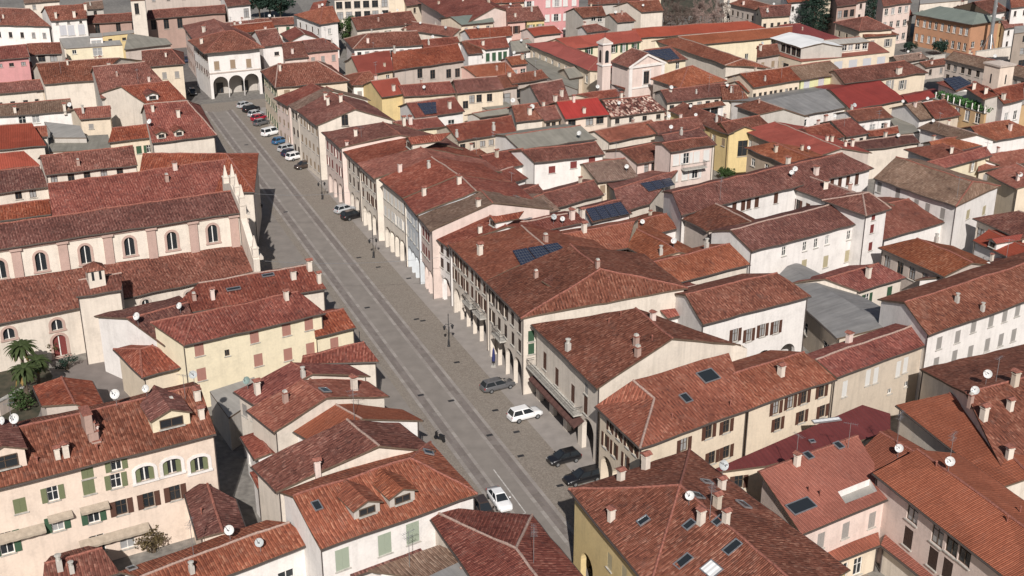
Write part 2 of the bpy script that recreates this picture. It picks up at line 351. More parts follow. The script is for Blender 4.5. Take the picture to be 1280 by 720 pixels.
def proto_dish(kind):
    key = ('di', kind)
    if key in PROTO: return PROTO[key]
    m_ = MB(); c = V((0, -0.12, 1.15)); ax = V((0.25 * (kind % 3 - 1), -0.84, 0.52)).normalized(); x = ax.orthogonal().normalized(); y = ax.cross(x); R_ = 0.43
    def q(r, t): return c + (x * math.cos(t) + y * math.sin(t)) * (r * R_) + ax * (0.16 * r * r - 0.1)
    for i in range(14):
        t0, t1 = 2 * math.pi * i / 14, 2 * math.pi * (i + 1) / 14
        m_.face([q(0, 0), q(0.55, t0), q(0.55, t1)], 0, smooth=True); m_.face([q(0.55, t0), q(1, t0), q(1, t1), q(0.55, t1)], 0, smooth=True)
        b_ = ax * -0.03; m_.face([q(1, t1), q(1, t0), q(1, t0) + b_, q(1, t1) + b_], 0); m_.face([q(1, t1) + b_, q(1, t0) + b_, q(0, 0) + b_], 0)
    m_.tube((0, 0, -0.4), (0, 0, 1.3), 0.03, n=5, mi=1); m_.tube(c - y * 0.5, c + ax * 0.5, 0.018, n=4, mi=1); m_.box(c + ax * 0.52, (0.09, 0.12, 0.09), mi=1)
    PROTO[key] = m_.mesh('satellite_dish', [['dishwhite', 'dishwhite', 'dishgrey', 'dishgreen'][kind % 4], 'steel']); return PROTO[key]
def proto_antenna(kind):
    key = ('an', kind)
    if key in PROTO: return PROTO[key]
    m_ = MB(); H_ = 2.8 + 0.8 * kind; m_.tube((0, 0, -0.5), (0, 0, H_), 0.028, n=5)
    for z, L_ in ((H_ - 0.1, 1.3), (H_ - 0.6, 0.9))[:1 + kind % 2]:
        m_.tube((-L_ / 2, 0, z), (L_ / 2, 0, z), 0.016, n=4)
        for i in range(7): x = -L_ / 2 + L_ * i / 6; w2 = 0.32 - 0.02 * i; m_.tube((x, -w2, z), (x, w2, z), 0.010, n=4)
    PROTO[key] = m_.mesh('antenna', ['steel']); return PROTO[key]
def proto_skylight(w_, h_, pm='glass'):
    key = ('sk', w_, h_, pm)
    if key in PROTO: return PROTO[key]
    m_ = MB(); t = 0.09
    for c, s_ in (((-w_ / 2 + t / 2, 0, 0.06), (t, h_, 0.14)), ((w_ / 2 - t / 2, 0, 0.06), (t, h_, 0.14)), ((0, -h_ / 2 + t / 2, 0.06), (w_ - 2 * t, t, 0.14)), ((0, h_ / 2 - t / 2, 0.06), (w_ - 2 * t, t, 0.14))): m_.box(c, s_)
    m_.box((0, 0, 0.05), (w_ - 2 * t, h_ - 2 * t, 0.05), mi=1); PROTO[key] = m_.mesh('skylight', ['steel', pm]); return PROTO[key]
def proto_vent():
    if 'vent' in PROTO: return PROTO['vent']
    m_ = MB(); m_.tube((0, 0, -0.2), (0, 0, 0.5), 0.07, n=6); m_.lathe([(0.13, 0.5), (0.13, 0.58), (0, 0.66)], n=6)
    PROTO['vent'] = m_.mesh('vent_pipe', ['ridge']); return PROTO['vent']

def inset_loop(L, ds):
    n = len(L); out = []
    for i in range(n):
        a, b, c = L[i - 1], L[i], L[(i + 1) % n]
        d0 = V((b.x - a.x, b.y - a.y)); d1 = V((c.x - b.x, c.y - b.y)); d0.normalize(); d1.normalize()
        n0 = V((-d0.y, d0.x)); n1 = V((-d1.y, d1.x)); o0, o1 = ds[i - 1], ds[i]; cr = d0.x * d1.y - d0.y * d1.x
        if abs(cr) < 0.12: q = V((b.x, b.y)) + (n0 + n1).normalized() * ((o0 + o1) / 2)
        else:
            p0 = V((b.x, b.y)) + n0 * o0; p1 = V((b.x, b.y)) + n1 * o1; e = p1 - p0
            t = (e.x * d1.y - e.y * d1.x) / cr; q = p0 + d0 * max(-2, min(2, t))
        out.append(q)
    return out
def arch_z(u, o_):
    c = (o_['u0'] + o_['u1']) / 2; r = (o_['u1'] - o_['u0']) / 2; k = max(0.0, 1 - ((u - c) / r) ** 2)
    return o_['v1'] - o_['rise'] + o_['rise'] * math.sqrt(k)
def wall_into(mb, a, d, L, tops, ops):
    """a: start (xy), d: direction; tops: polyline [(u,z)] of the wall head; ops: openings cut right through the face"""
    nrm = V((d.y, -d.x, 0)); inn = -nrm
    P = lambda u, z, dep=0.0: V((a.x, a.y, 0)) + d * u + inn * dep + V((0, 0, z))
    zm = min(z for u, z in tops)
    us = sorted(set([0.0, L] + [round(o_[k], 3) for o_ in ops for k in ('u0', 'u1')])); vs = sorted(set([-0.3, zm] + [round(o_[k], 3) for o_ in ops for k in ('v0', 'v1')]))
    for i in range(len(us) - 1):
        run = None
        for j in range(len(vs) - 1):
            uc, vc = (us[i] + us[i + 1]) / 2, (vs[j] + vs[j + 1]) / 2
            hole = any(o_['u0'] < uc < o_['u1'] and o_['v0'] < vc < o_['v1'] for o_ in ops)
            if not hole and run is None: run = vs[j]
            if run is not None and (hole or j == len(vs) - 2):
                top = vs[j] if hole else vs[j + 1]
                mb.face([P(us[i], run), P(us[i + 1], run), P(us[i + 1], top), P(us[i], top)]); run = None
    up = [(0.0, zm), (L, zm)] + [(u, z) for u, z in reversed(tops) if z > zm + 0.01]
    if len(up) > 2: mb.face([P(u, z) for u, z in up])
    for o_ in ops:
        u0, u1, v0, v1, dp = o_['u0'], o_['u1'], o_['v0'], o_['v1'], o_['dep']; rise = o_.get('rise', 0)
        if rise:
            n = 10; pu = [u0 + (u1 - u0) * (0.5 - 0.5 * math.cos(math.pi * i / n)) for i in range(n + 1)]
            for x, y in zip(pu, pu[1:]):
                za, zb = arch_z(x, o_), arch_z(y, o_)
                mb.face([P(x, za), P(y, zb), P(y, v1), P(x, v1)]); mb.face([P(x, za), P(x, za, dp), P(y, zb, dp), P(y, zb)])
        else: mb.face([P(u0, v1), P(u0, v1, dp), P(u1, v1, dp), P(u1, v1)])
        zt = v1 - rise
        mb.face([P(u0, v0), P(u0, v0, dp), P(u0, zt, dp), P(u0, zt)]); mb.face([P(u1, v0, dp), P(u1, v0), P(u1, zt), P(u1, zt, dp)])
        if v0 > 0.05: mb.face([P(u0, v0, dp), P(u0, v0), P(u1, v0), P(u1, v0, dp)])
NB = [0]
def finish(label, verts, faces, loop, names, h, roof='red', wall='cream', win=None, arc=None, name='house', cat='house', group=None, into=None, o=0.45, th=0.2, amp=None,
           ch=(), di=(), an=(), sk=(), so=(), ve=(), dm=(), bal=(), awn=(), auto=None, ridge=True, gutter=True, z0=0.0, win_z=None, pipes=True, nowall=False, band=None, rake=0.22, winstyle=None, soff='soffit', aw=(), holes=()):
    NB[0] += 1; rng = random.Random(NB[0] * 7 + 3)
    LP = [verts[i] for i in loop]
    if area2(LP) < 0:
        loop = loop[::-1]; names = names[::-1]; names = names[1:] + names[:1]; LP = [verts[i] for i in loop]
    c = sum((V((p.x, p.y, 0)) for p in LP), V((0, 0, 0))) / len(LP); D = dist_cam(c); far = D > 235
    if amp is None: amp = 0.06 if roof == 'terracotta' else 0.17
    root = into or thing(name, label, cat, c, group); org = V(root.location)
    P3 = [[verts[i] for i in f] for f in faces]; NRM = [plane_of(p) for p in P3]
    # roof terraces cut into a slope: split the face round the opening
    for (fi, x0, y0, x1, y1, hw_) in holes:
        p = P3[fi]; n = NRM[fi]; U = (p[1] - p[0]); W = (p[3] - p[0]); A_ = on_plane(x0, y0, p[0], n) - p[0]; B_ = on_plane(x1, y1, p[0], n) - p[0]
        def prm(q):
            a, b_, c_ = U.dot(U), U.dot(W), W.dot(W); dt = a * c_ - b_ * b_; return (q.dot(U) * c_ - q.dot(W) * b_) / dt, (q.dot(W) * a - q.dot(U) * b_) / dt
        (a0, b0), (a1, b1) = prm(A_), prm(B_); g = lambda a, b_: (p[0] * (1 - a) + p[1] * a) * (1 - b_) + (p[3] * (1 - a) + p[2] * a) * b_
        us, vs = (0, a0, a1, 1), (0, b0, b1, 1); new = []
        for i in range(3):
            for j in range(3):
                if (i, j) != (1, 1): new.append([g(us[i], vs[j]), g(us[i + 1], vs[j]), g(us[i + 1], vs[j + 1]), g(us[i], vs[j + 1])])
        P3 = P3[:fi] + P3[fi + 1:] + new; NRM = NRM[:fi] + NRM[fi + 1:] + [n] * len(new)
        c4 = [g(a0, b0), g(a1, b0), g(a1, b1), g(a0, b1)]; zf = min(c.z for c in c4) - .35; tm = MB(); lo = [V((c.x, c.y, zf)) for c in c4]; tm.face(lo, 1)
        for i in range(4): tm.face([c4[i], lo[i], lo[(i + 1) % 4], c4[(i + 1) % 4]])
        tm.build('roof_terrace', ['w_' + hw_, 'concrete'], root, org)
    # roof ------------------------------------------------------------
    rb = MB(); T = lambda p: V((p.x, p.y, p.z + disp(p, amp)))
    for p, n in zip(P3, NRM):
        U, W = roof_axes(n, p); uvf = lambda q: (q.dot(U), q.dot(W))
        if len(p) in (3, 4):
            q = p if len(p) == 4 else [p[0], p[1], p[2], p[2]]
            l0 = max((q[1] - q[0]).length, (q[2] - q[3]).length); l1 = max((q[3] - q[0]).length, (q[2] - q[1]).length)
            nu, nv = max(1, int(l0 / 1.8)), max(1, int(l1 / 1.8))
            g = [[T((q[0] * (1 - i / nu) + q[1] * (i / nu)) * (1 - j / nv) + (q[3] * (1 - i / nu) + q[2] * (i / nu)) * (j / nv)) for j in range(nv + 1)] for i in range(nu + 1)]
            for i in range(nu):
                for j in range(nv):
                    f4 = [g[i][j], g[i + 1][j], g[i + 1][j + 1], g[i][j + 1]]
                    if (f4[1] - f4[0]).cross(f4[3] - f4[0]).z + (f4[3] - f4[2]).cross(f4[1] - f4[2]).z < 0: f4 = f4[::-1]
                    if len(p) == 3 and j == nv - 1: f4 = [x for m_, x in enumerate(f4) if all((x - y).length > 1e-4 for y in f4[:m_])]
                    rb.face(f4, 0, [uvf(x) for x in f4])
        else:
            f4 = [T(x) for x in p]; rb.face(f4, 0, [uvf(x) for x in f4])
        bt = [V((x.x, x.y, x.z - th)) for x in p]
        if area2(bt) > 0: bt = bt[::-1]
        rb.face(bt, 1)
    nl = len(loop)
    for i in range(nl):
        a, b = LP[i], LP[(i + 1) % nl]; k_ = max(1, int((b - a).length / 1.8))
        for j in range(k_):
            x, y = a.lerp(b, j / k_), a.lerp(b, (j + 1) / k_)
            rb.face([T(x) - V((0, 0, th)), T(y) - V((0, 0, th)), T(y), T(x)], 1)
    R = rb.build('roof', [roof, soff], root, org, weld=True)
    # ridge and hip caps -------------------------------------------------
    if ridge and not roof.endswith('sheet'):
        ed = {}
        for fi, f in enumerate(faces):
            for i in range(len(f)): ed.setdefault(tuple(sorted((f[i], f[(i + 1) % len(f)]))), []).append(fi)
        cb = MB()
        for (i, j), fl in ed.items():
            if len(fl) != 2: continue
            a, b = verts[i], verts[j]; mid = sum(P3[fl[0]], V((0, 0, 0))) / len(P3[fl[0]]); n1 = NRM[fl[1]]
            if (mid - a).dot(n1) > -0.02: continue
            L_ = (b - a).length; k_ = max(1, int(L_ / (1.0 if not far else 3)))
            for q in range(k_):
                x, y = T(a.lerp(b, q / k_)), T(a.lerp(b, (q + 1) / k_)); dv = V((0, 0, 0.015 * (q % 2)))
                cb.tube(x + dv, y + dv, 0.14, 0.12, n=6)
        cb.build('ridge_cap', ['ridge' if rng.random() < 0.6 else 'mortar'], R, V((0, 0, 0)) + org)
    # walls ------------------------------------------------------------
    ds = []
    for i in range(nl):
        a, b = LP[i], LP[(i + 1) % nl]; ds.append(rake if abs(a.z - b.z) > 0.3 else o)
    IN = inset_loop(LP, ds)
    def under(q):
        best = None
        for p, n in zip(P3, NRM):
            z = p[0].z - ((q.x - p[0].x) * n.x + (q.y - p[0].y) * n.y) / max(0.05, n.z)
            if inside2d(q, p): return z
            dd = min((V((x.x, x.y)) - V((q.x, q.y))).length for x in p)
            if best is None or dd < best[0]: best = (dd, z)
        return min(best[1], max(v.z for v in verts))
    topz = [under(q) - th * 0.85 for q in IN]
    walls = []; i0 = 0
    start = next((i for i in range(nl) if names[i] != names[i - 1]), 0); i = 0
    while i < nl:
        e = (start + i) % nl; grp = [e]
        while i + len(grp) < nl and names[(e + len(grp)) % nl] == names[e]: grp.append((e + len(grp)) % nl)
        walls.append((names[e], grp)); i += len(grp)
    wb = MB(); wreg = {}; todo = []; arched = []
    for nm, grp in walls:
        a = IN[grp[0]]; b = IN[(grp[-1] + 1) % nl]; a3 = V((a.x, a.y, 0)); b3 = V((b.x, b.y, 0)); L_ = (b3 - a3).length
        if L_ < 0.3: continue
        d = (b3 - a3) / L_; nrm = V((d.y, -d.x, 0))
        tops = [(0.0, topz[grp[0]])] + [((V((IN[g].x, IN[g].y, 0)) - a3).dot(d), topz[g]) for g in grp[1:]] + [(L_, topz[(grp[-1] + 1) % nl])]
        vis = nrm.dot(CAM - a3) > 0 or nrm.dot(CAM - b3) > 0
        zm = min(z for u, z in tops); ops = []
        def add_op(u, z, w_, h_, style, kind='w'):
            if u - w_ / 2 < 0.15 or u + w_ / 2 > L_ - 0.15: return
            ext = w_ * 0.52 if (style and style[1] == 'o') else 0.05
            for q in ops:
                if u - w_ / 2 - ext < q['u1'] + q.get('ext', 0) and u + w_ / 2 + ext > q['u0'] - q.get('ext', 0) and z < q['v1'] + .1 and z + h_ > q['v0'] - .1: return
            if z + h_ > zm - 0.1:
                if nm in ('0', '1') and z > zm * .5: todo.append((a3, d, u, z, w_, h_, style, 0.19))
                elif z + 0.5 < zm - 0.12: h_ = zm - 0.12 - z; ops.append(dict(u0=u - w_ / 2, u1=u + w_ / 2, v0=z, v1=z + h_, dep=0.2, ext=ext)); todo.append((a3, d, u, z, w_, h_, style, 0))
                return
            ops.append(dict(u0=u - w_ / 2, u1=u + w_ / 2, v0=z, v1=z + h_, dep=0.2, ext=ext)); todo.append((a3, d, u, z, w_, h_, style, 0))
        if arc:
            for ar in (arc if isinstance(arc, list) else [arc]):
                if ar[0] != nm: continue
                n_, wa_, ah = ar[1], ar[2], ar[3]; m0 = ar[4] if len(ar) > 4 else 0.5
                for q in range(n_):
                    u = m0 + (L_ - 2 * m0) * (q + 0.5) / n_
                    ops.append(dict(u0=u - wa_ / 2, u1=u + wa_ / 2, v0=0.0, v1=ah, dep=0.55, rise=min(wa_ / 2, ah * 0.45) * (ar[5] if len(ar) > 5 else 1.0)))
        for sp in aw:
            if sp[0] != nm: continue
            for (x, y) in sp[1]:
                p = on_plane(x, y, a3, nrm); u = (p - a3).dot(d); w_, h_ = sp[2], sp[3]; z = max(0.0, p.z - h_ / 2)
                ops.append(dict(u0=u - w_ / 2, u1=u + w_ / 2, v0=z, v1=z + h_, dep=0.4, rise=(w_ / 2 if len(sp) < 8 else sp[7]))); arched.append((a3, d, nrm, u, z, w_, h_, sp[4], sp[5] if len(sp) > 5 else 'glass', sp[6] if len(sp) > 6 else None, w_ / 2 if len(sp) < 8 else sp[7]))
        specs = win
        if specs is None: specs = [('f', 0, 0, winstyle or rng.choice(['bo', 'dn', 'bc', 'go', 'sc', 'dn', 'yc']))]
        if vis:
            for sp in (specs or []):
                if sp[0] != nm: continue
                if isinstance(sp[1], (list, tuple)):
                    st = sp[2]; w_, h_ = (sp[3], sp[4]) if len(sp) > 4 else (1.0, 1.5)
                    for (x, y) in sp[1]:
                        p = on_plane(x, y, a3, nrm)
                        if p is not None: add_op((p - a3).dot(d), p.z - h_ / 2, w_, h_, st)
                else:
                    nc, nf, st = sp[1], sp[2], sp[3]; w_, h_ = (sp[4], sp[5]) if len(sp) > 5 else (0.95, 1.45)
                    if nc == 0: nc = max(1, int(L_ / 3.4))
                    zs = nf if isinstance(nf, (list, tuple)) else None
                    if zs is None:
                        if nf == 0: nf = max(1, round(zm / 3.3))
                        zs = [zm * (q + 0.52) / nf for q in range(nf) if not (arc and q == 0)]
                    for q in range(nc):
                        for z in zs:
                            if win is None and rng.random() < 0.18: continue
                            st2 = st if rng.random() < 0.8 or st[1] in 'nD' else st[0] + ('c' if st[1] == 'o' else 'o')
                            add_op(L_ * (q + 0.5) / nc + rng.uniform(-.15, .15), z - h_ / 2, w_, h_, st2)
        if not nowall: wall_into(wb, a3, d, L_, tops, ops)
        wreg[nm] = (a3, d, L_, nrm, zm)
        if arc and any(ar[0] == nm for ar in (arc if isinstance(arc, list) else [arc])):
            ah = max(ar[3] for ar in (arc if isinstance(arc, list) else [arc]) if ar[0] == nm); dp = 4.2; inn = -nrm
            q0, q1 = a3 + inn * dp + d * 0.1, b3 + inn * dp - d * 0.1
            pm = MB(); pm.face([q0, q1, q1 + V((0, 0, ah + 0.5)), q0 + V((0, 0, ah + 0.5))]); z = V((0, 0, ah + 0.5)); pm.face([a3 + d * .1 + inn * .03 + z, q0 + z, q1 + z, b3 - d * .1 + inn * .03 + z])
            pb = pm.build('portico', ['w_grey'], root, org)
            for q in range(max(1, int(L_ / 4))): put_window(root, org, q0, d, (L_ - .2) * (q + .5) / max(1, int(L_ / 4)), 0.15, 1.6, 2.5, 'dD', True, 0.18)
    wb.build('wall', ['w_' + wall], root, org)
    for (a3, d, u, z, w_, h_, st, pr) in todo: put_window(root, org, a3, d, u, z + z0, w_, h_, st, far, pr)
    for (a3, d, nrm, u, z, w_, h_, sm_, pm_, sq_, rs_) in arched:
        Z = V((0, 0, 1)); Q = lambda x, y, t: a3 + d * (u + x) + Z * (z + y) + nrm * t
        def outl(e): return [(-w_ / 2 - e, 0)] + [((w_ / 2 + e) * -math.cos(math.pi * i / 10), h_ - rs_ + (rs_ + e) * math.sin(math.pi * i / 10)) for i in range(11)] + [(w_ / 2 + e, 0)]
        I_, O_ = outl(0.0), outl(0.32); rb_ = MB()
        for (a, b, c_, d_) in zip(I_, I_[1:], O_, O_[1:]):
            rb_.face([Q(*c_, .06), Q(*a, .06), Q(*b, .06), Q(*d_, .06)][::-1]); rb_.face([Q(*c_, 0), Q(*c_, .06), Q(*d_, .06), Q(*d_, 0)][::-1])
        rb_.box(Q(0, -.1, .05), (w_ + .8, .2, .2), ax=(d, -nrm, Z)); rb_.box(Q(0, h_ / 2 - .1, -.25), (.12, .08, h_ - .2), ax=(d, -nrm, Z), mi=1)
        wo = rb_.build('window', [sm_, 'frame'], root, org); pp = MB(); pp.face([Q(x, y, -.3) for x, y in I_]); pp.build('pane', [pm_], wo, org)
        if sq_:
            for sg in (-1, 1): ss = MB(); ss.box(Q(sg * w_ * .36, h_ * .42, -.12), (w_ * .26, .05, h_ * .82), ax=(d, -nrm, Z)); ss.build('shutter', ['shut_' + sq_], wo, org)
    # string course
    if band:
        for nm, z, hh, pr, bm_ in band:
            if nm in wreg:
                a3, d, L_, nrm, zm = wreg[nm]; bb = MB(); bb.box(a3 + d * (L_ / 2) + nrm * (pr / 2) + V((0, 0, z)), (L_, pr, hh), ax=(d, -nrm, V((0, 0, 1)))); bb.build('string_course', [bm_], root, org)
    # gutters and downpipes -----------------------------------------------
    if gutter:
        corners = set()
        for i in range(nl):
            a, b = LP[i], LP[(i + 1) % nl]
            if abs(a.z - b.z) < 0.15 and (b - a).length > 1 and a.z < max(v.z for v in verts) - 0.2:
                d = (b - a).normalized(); nr = V((d.y, -d.x, 0)); dz = V((0, 0, -0.13)) + nr * 0.06
                gb = MB(); ns = max(1, int((b - a).length / 1.8)); tp = [T(a.lerp(b, q / ns)) + dz for q in range(ns + 1)]; [gb.tube(x, y, 0.085, n=6, cap=False) for x, y in zip(tp, tp[1:])]; gb.build('gutter', ['gutter'], root, org, weld=True); corners.add(i); corners.add((i + 1) % nl)
        if pipes and not far:
            for i in corners:
                q = IN[i]; nrm2 = V((LP[i].x - q.x, LP[i].y - q.y, 0)); nrm2.normalize(); q3 = V((q.x, q.y, 0)) + nrm2 * 0.1
                if nrm2.dot(CAM - q3) < 0: continue
                pb = MB(); pb.tube(q3, q3 + V((0, 0, topz[i])), 0.055, n=6); pb.build('downpipe', ['gutter'], root, org)
    # things fixed to the roof -------------------------------------------
    def on_roof(x, y):
        best = None
        for p, n in zip(P3, NRM):
            q = on_plane(x, y, p[0], n)
            if q is not None and inside2d(q, p) and (best is None or (q - CAM).length < (best[0] - CAM).length): best = (q, n, p)
        return best
    d0 = (LP[1] - LP[0]); d0.z = 0; rz0 = math.atan2(d0.y, d0.x)
    def pick():
        k_ = rng.choices(range(len(P3)), [max(0.1, (p[1] - p[0]).length * (p[2] - p[1]).length) for p in P3])[0]; p = P3[k_]
        if len(p) == 4: a_, b_ = rng.uniform(.12, .88), rng.uniform(.15, .9); q = (p[0] * (1 - a_) + p[1] * a_) * (1 - b_) + (p[3] * (1 - a_) + p[2] * a_) * b_
        else: a_, b_ = rng.uniform(.2, .5), rng.uniform(.2, .4); q = p[0] + (p[1] - p[0]) * a_ + (p[2] - p[0]) * b_
        return q, NRM[k_], p
    CH = [(on_roof(*q[:2]), q[2] if len(q) > 2 else None) for q in ch]; DI = [(on_roof(*q[:2]), q[2] if len(q) > 2 else None) for q in di]; AN = [(on_roof(*q[:2]), None) for q in an]
    if auto is None: auto = (len(ch) == 0)
    if auto and not roof.endswith('sheet'):
        ar_ = abs(area2(LP)); CH += [(pick(), None) for _ in range(min(5, max(1, int(ar_ / 60))))]
        DI += [(pick(), None) for _ in range(rng.choice([0, 0, 1, 1, 2]) if ar_ > 60 else rng.choice([0, 0, 1]))]; AN += [(pick(), None) for _ in range(rng.choice([0, 1]))]
    for (hit, k_) in CH:
        if not hit: continue
        kk = k_ if k_ is not None else rng.choice([0, 1, 3, 0, 2, 4]); o_ = link('chimney', proto_chimney(kk), R); o_.location = hit[0] - org; o_.rotation_euler = (0, 0, rz0 + rng.choice([0, 1.5708])); f_ = rng.uniform(0.65, .95) if k_ is None else rng.uniform(0.85, 1.1); o_.scale = (f_, f_, f_ * rng.uniform(.75, 1.05))
    for (hit, k_) in DI:
        if not hit: continue
        o_ = link('satellite_dish', proto_dish(k_ if k_ is not None else rng.choice([0, 1, 2, 0, 1, 4, 5])), R); o_.location = hit[0] - org; o_.rotation_euler = (0, 0, rng.uniform(-.35, .25)); f_ = rng.uniform(.7, .95) if k_ is None else rng.uniform(.9, 1.15); o_.scale = (f_, f_, f_)
    for (hit, k_) in AN:
        if not hit: continue
        o_ = link('antenna', proto_antenna(rng.choice([0, 1])), R); o_.location = hit[0] - org; o_.rotation_euler = (0, 0, rng.uniform(0, 3))
    for q in ve:
        hit = on_roof(*q[:2])
        if hit: o_ = link('vent_pipe', proto_vent(), R); o_.location = hit[0] - org
    for q in sk:
        hit = on_roof(*q[:2])
        if hit:
            w_, h_ = (q[2], q[3]) if len(q) > 3 else (0.8, 1.1); U, W = roof_axes(hit[1], hit[2]); p = hit[0] - org + hit[1] * 0.10
            p = p + V((0, 0, max(0, disp(hit[0], amp)))); link('skylight', proto_skylight(w_, h_, 'whitesheet' if len(q) > 4 else 'glass'), R, Matrix(((U.x, W.x, hit[1].x, p.x), (U.y, W.y, hit[1].y, p.y), (U.z, W.z, hit[1].z, p.z), (0, 0, 0, 1))))
    for q in so:      # q = (x0,y0,x1,y1,x2,y2,x3,y3, nu, nv) corners in order
        n = NRM[q[10] if len(q) > 10 else 0]; p0 = P3[q[10] if len(q) > 10 else 0][0] + n * 0.27
        C = [on_plane(q[2 * i], q[2 * i + 1], p0, n) for i in range(4)]; nu, nv = q[8], q[9]
        for i in range(nu):
            for j in range(nv):
                g = lambda a_, b_: (C[0] * (1 - a_) + C[1] * a_) * (1 - b_) + (C[3] * (1 - a_) + C[2] * a_) * b_
                e_ = 0.03; f4 = [g((i + e_) / nu, (j + e_) / nv), g((i + 1 - e_) / nu, (j + e_) / nv), g((i + 1 - e_) / nu, (j + 1 - e_) / nv), g((i + e_) / nu, (j + 1 - e_) / nv)]
                uvq = [(0, 0), (1, 0), (1, 1), (0, 1)]; m_ = MB()
                if (f4[1] - f4[0]).cross(f4[2] - f4[0]).dot(n) < 0: f4 = f4[::-1]
                m_.face(f4, 0, uvq); lo = [x - n * 0.05 for x in f4]
                for k_ in range(4): m_.face([lo[k_], lo[(k_ + 1) % 4], f4[(k_ + 1) % 4], f4[k_]], 1)
                m_.build('solar_panel', ['solar', 'steel'], R, org)
    for q in dm:      # dormer: (x, y) of its front foot, width, height, gable?, wall material
        hit = on_roof(q[0], q[1])
        if not hit: continue
        U, W = roof_axes(hit[1], hit[2]); up = V((W.x, W.y, 0)).normalized(); up = up if W.z > 0 else -up; sl = math.hypot(hit[1].x, hit[1].y) / hit[1].z
        w_, h_ = q[2], q[3]; f0 = hit[0]; Lb = h_ / max(0.12, sl); wm = q[4] if len(q) > 4 else wall; rm = q[5] if len(q) > 5 else roof
        l, r_ = f0 - U * (w_ / 2), f0 + U * (w_ / 2); Z = V((0, 0, 1)); b_ = MB()
        if (r_ - l).cross(Z).dot(-up) < 0: l, r_ = r_, l
        tl, tr = l + Z * h_, r_ + Z * h_; bl, br_ = l + up * Lb + Z * h_, r_ + up * Lb + Z * h_; g_ = w_ * 0.2; pk = (tl + tr) / 2 + Z * g_; pb_ = pk + up * (Lb + g_ / max(.12, sl))
        b_.face([l - Z * .3, r_ - Z * .3, tr, pk, tl]); b_.face([r_ - Z * .3, br_, tr]); b_.face([bl, l - Z * .3, tl])
        dr = b_.build('dormer', ['w_' + wm], root, org); b2 = MB(); ov = 0.22; fo = -up * 0.3
        for s_, e0_, e1_ in ((-1, tl, bl), (1, tr, br_)):
            sd_ = (l - r_).normalized() * (-s_) * ov - Z * (ov * .4); f4 = [e0_ + sd_ + fo, pk + fo, pb_, e1_ + sd_]; f4 = f4 if s_ > 0 else f4[::-1]
            t_ = Z * 0.14; f5 = [x + t_ for x in f4]; uvs = [(x.dot(up), x.dot(U)) for x in f5]; b2.face(f5, 0, uvs); b2.face(f4[::-1], 1)
            for k_ in range(4): b2.face([f4[k_], f4[(k_ + 1) % 4], f5[(k_ + 1) % 4], f5[k_]], 1)
        b2.build('dormer_roof', [rm, 'soffit'], dr, org)
        d_ = (r_ - l).normalized(); 
        for nm_, me_, off_ in wproto(w_ * .62, h_ * .7, 'n', 'b', True): 
            inn = V((-d_.y, d_.x, 0)); p = (l + r_) / 2 - org + Z * (h_ * .15) - inn * .19; link('dormer_window', me_, dr, Matrix(((d_.x, inn.x, 0, p.x), (d_.y, inn.y, 0, p.y), (0, 0, 1, p.z), (0, 0, 0, 1))))
    for q in bal:     # balcony: side, (x,y) on the wall, width, depth[, awning]
        a3, d, L_, nrm, zm = wreg[q[0]]; p = on_plane(q[1], q[2], a3, nrm); w_, dp = q[3], q[4]
        if p is None: continue
        b_ = MB(); ax = (d, -nrm, V((0, 0, 1))); b_.box(p + nrm * (dp / 2 + .02), (w_, dp, 0.16), ax=ax); bo = b_.build('balcony', ['cement'], root, org); rl = MB(); Z = V((0, 0, 1))
        c_ = [p - d * (w_ / 2 - .05) + nrm * .05, p - d * (w_ / 2 - .05) + nrm * (dp - .03), p + d * (w_ / 2 - .05) + nrm * (dp - .03), p + d * (w_ / 2 - .05) + nrm * .05]
        for x, y in zip(c_, c_[1:]):
            rl.tube(x + Z * 1.0, y + Z * 1.0, 0.03, n=4); n_ = max(2, int((y - x).length / 0.16))
            for i in range(n_ + 1): t_ = x.lerp(y, i / n_); rl.tube(t_ + Z * .08, t_ + Z * 1.0, 0.012, n=3, cap=False)
        rl.build('railing', ['iron'], bo, org)
    for q in awn:     # awning: side, (x,y) at its top centre, width, depth, material
        a3, d, L_, nrm, zm = wreg[q[0]]; p = on_plane(q[1], q[2], a3, nrm)
        if p is None: continue
        w_, dp = q[3], q[4]; b_ = MB(); Z = V((0, 0, 1)); x0, x1 = p - d * (w_ / 2) + nrm * .03, p + d * (w_ / 2) + nrm * .03; y0, y1 = x0 + nrm * dp - Z * (dp * .5), x1 + nrm * dp - Z * (dp * .5)
        for k_ in range(max(2, int(w_ / .5))):
            n_ = max(2, int(w_ / .5)); A, B = k_ / n_, (k_ + 1) / n_; mi = 0; sag = Z * (0.05 * (k_ % 2)); f4 = [x0.lerp(x1, A), y0.lerp(y1, A) - sag, y0.lerp(y1, B) - Z * (.05 * ((k_ + 1) % 2)), x0.lerp(x1, B)]
            b_.face(f4, 0); b_.face([v_ - Z * .02 for v_ in f4[::-1]], 0); b_.face([f4[1], f4[1] - Z * .22, f4[2] - Z * .22, f4[2]], 0)
        b_.build('awning', [q[5]], root, org)
    HOUSES.append((root, wreg)); return root
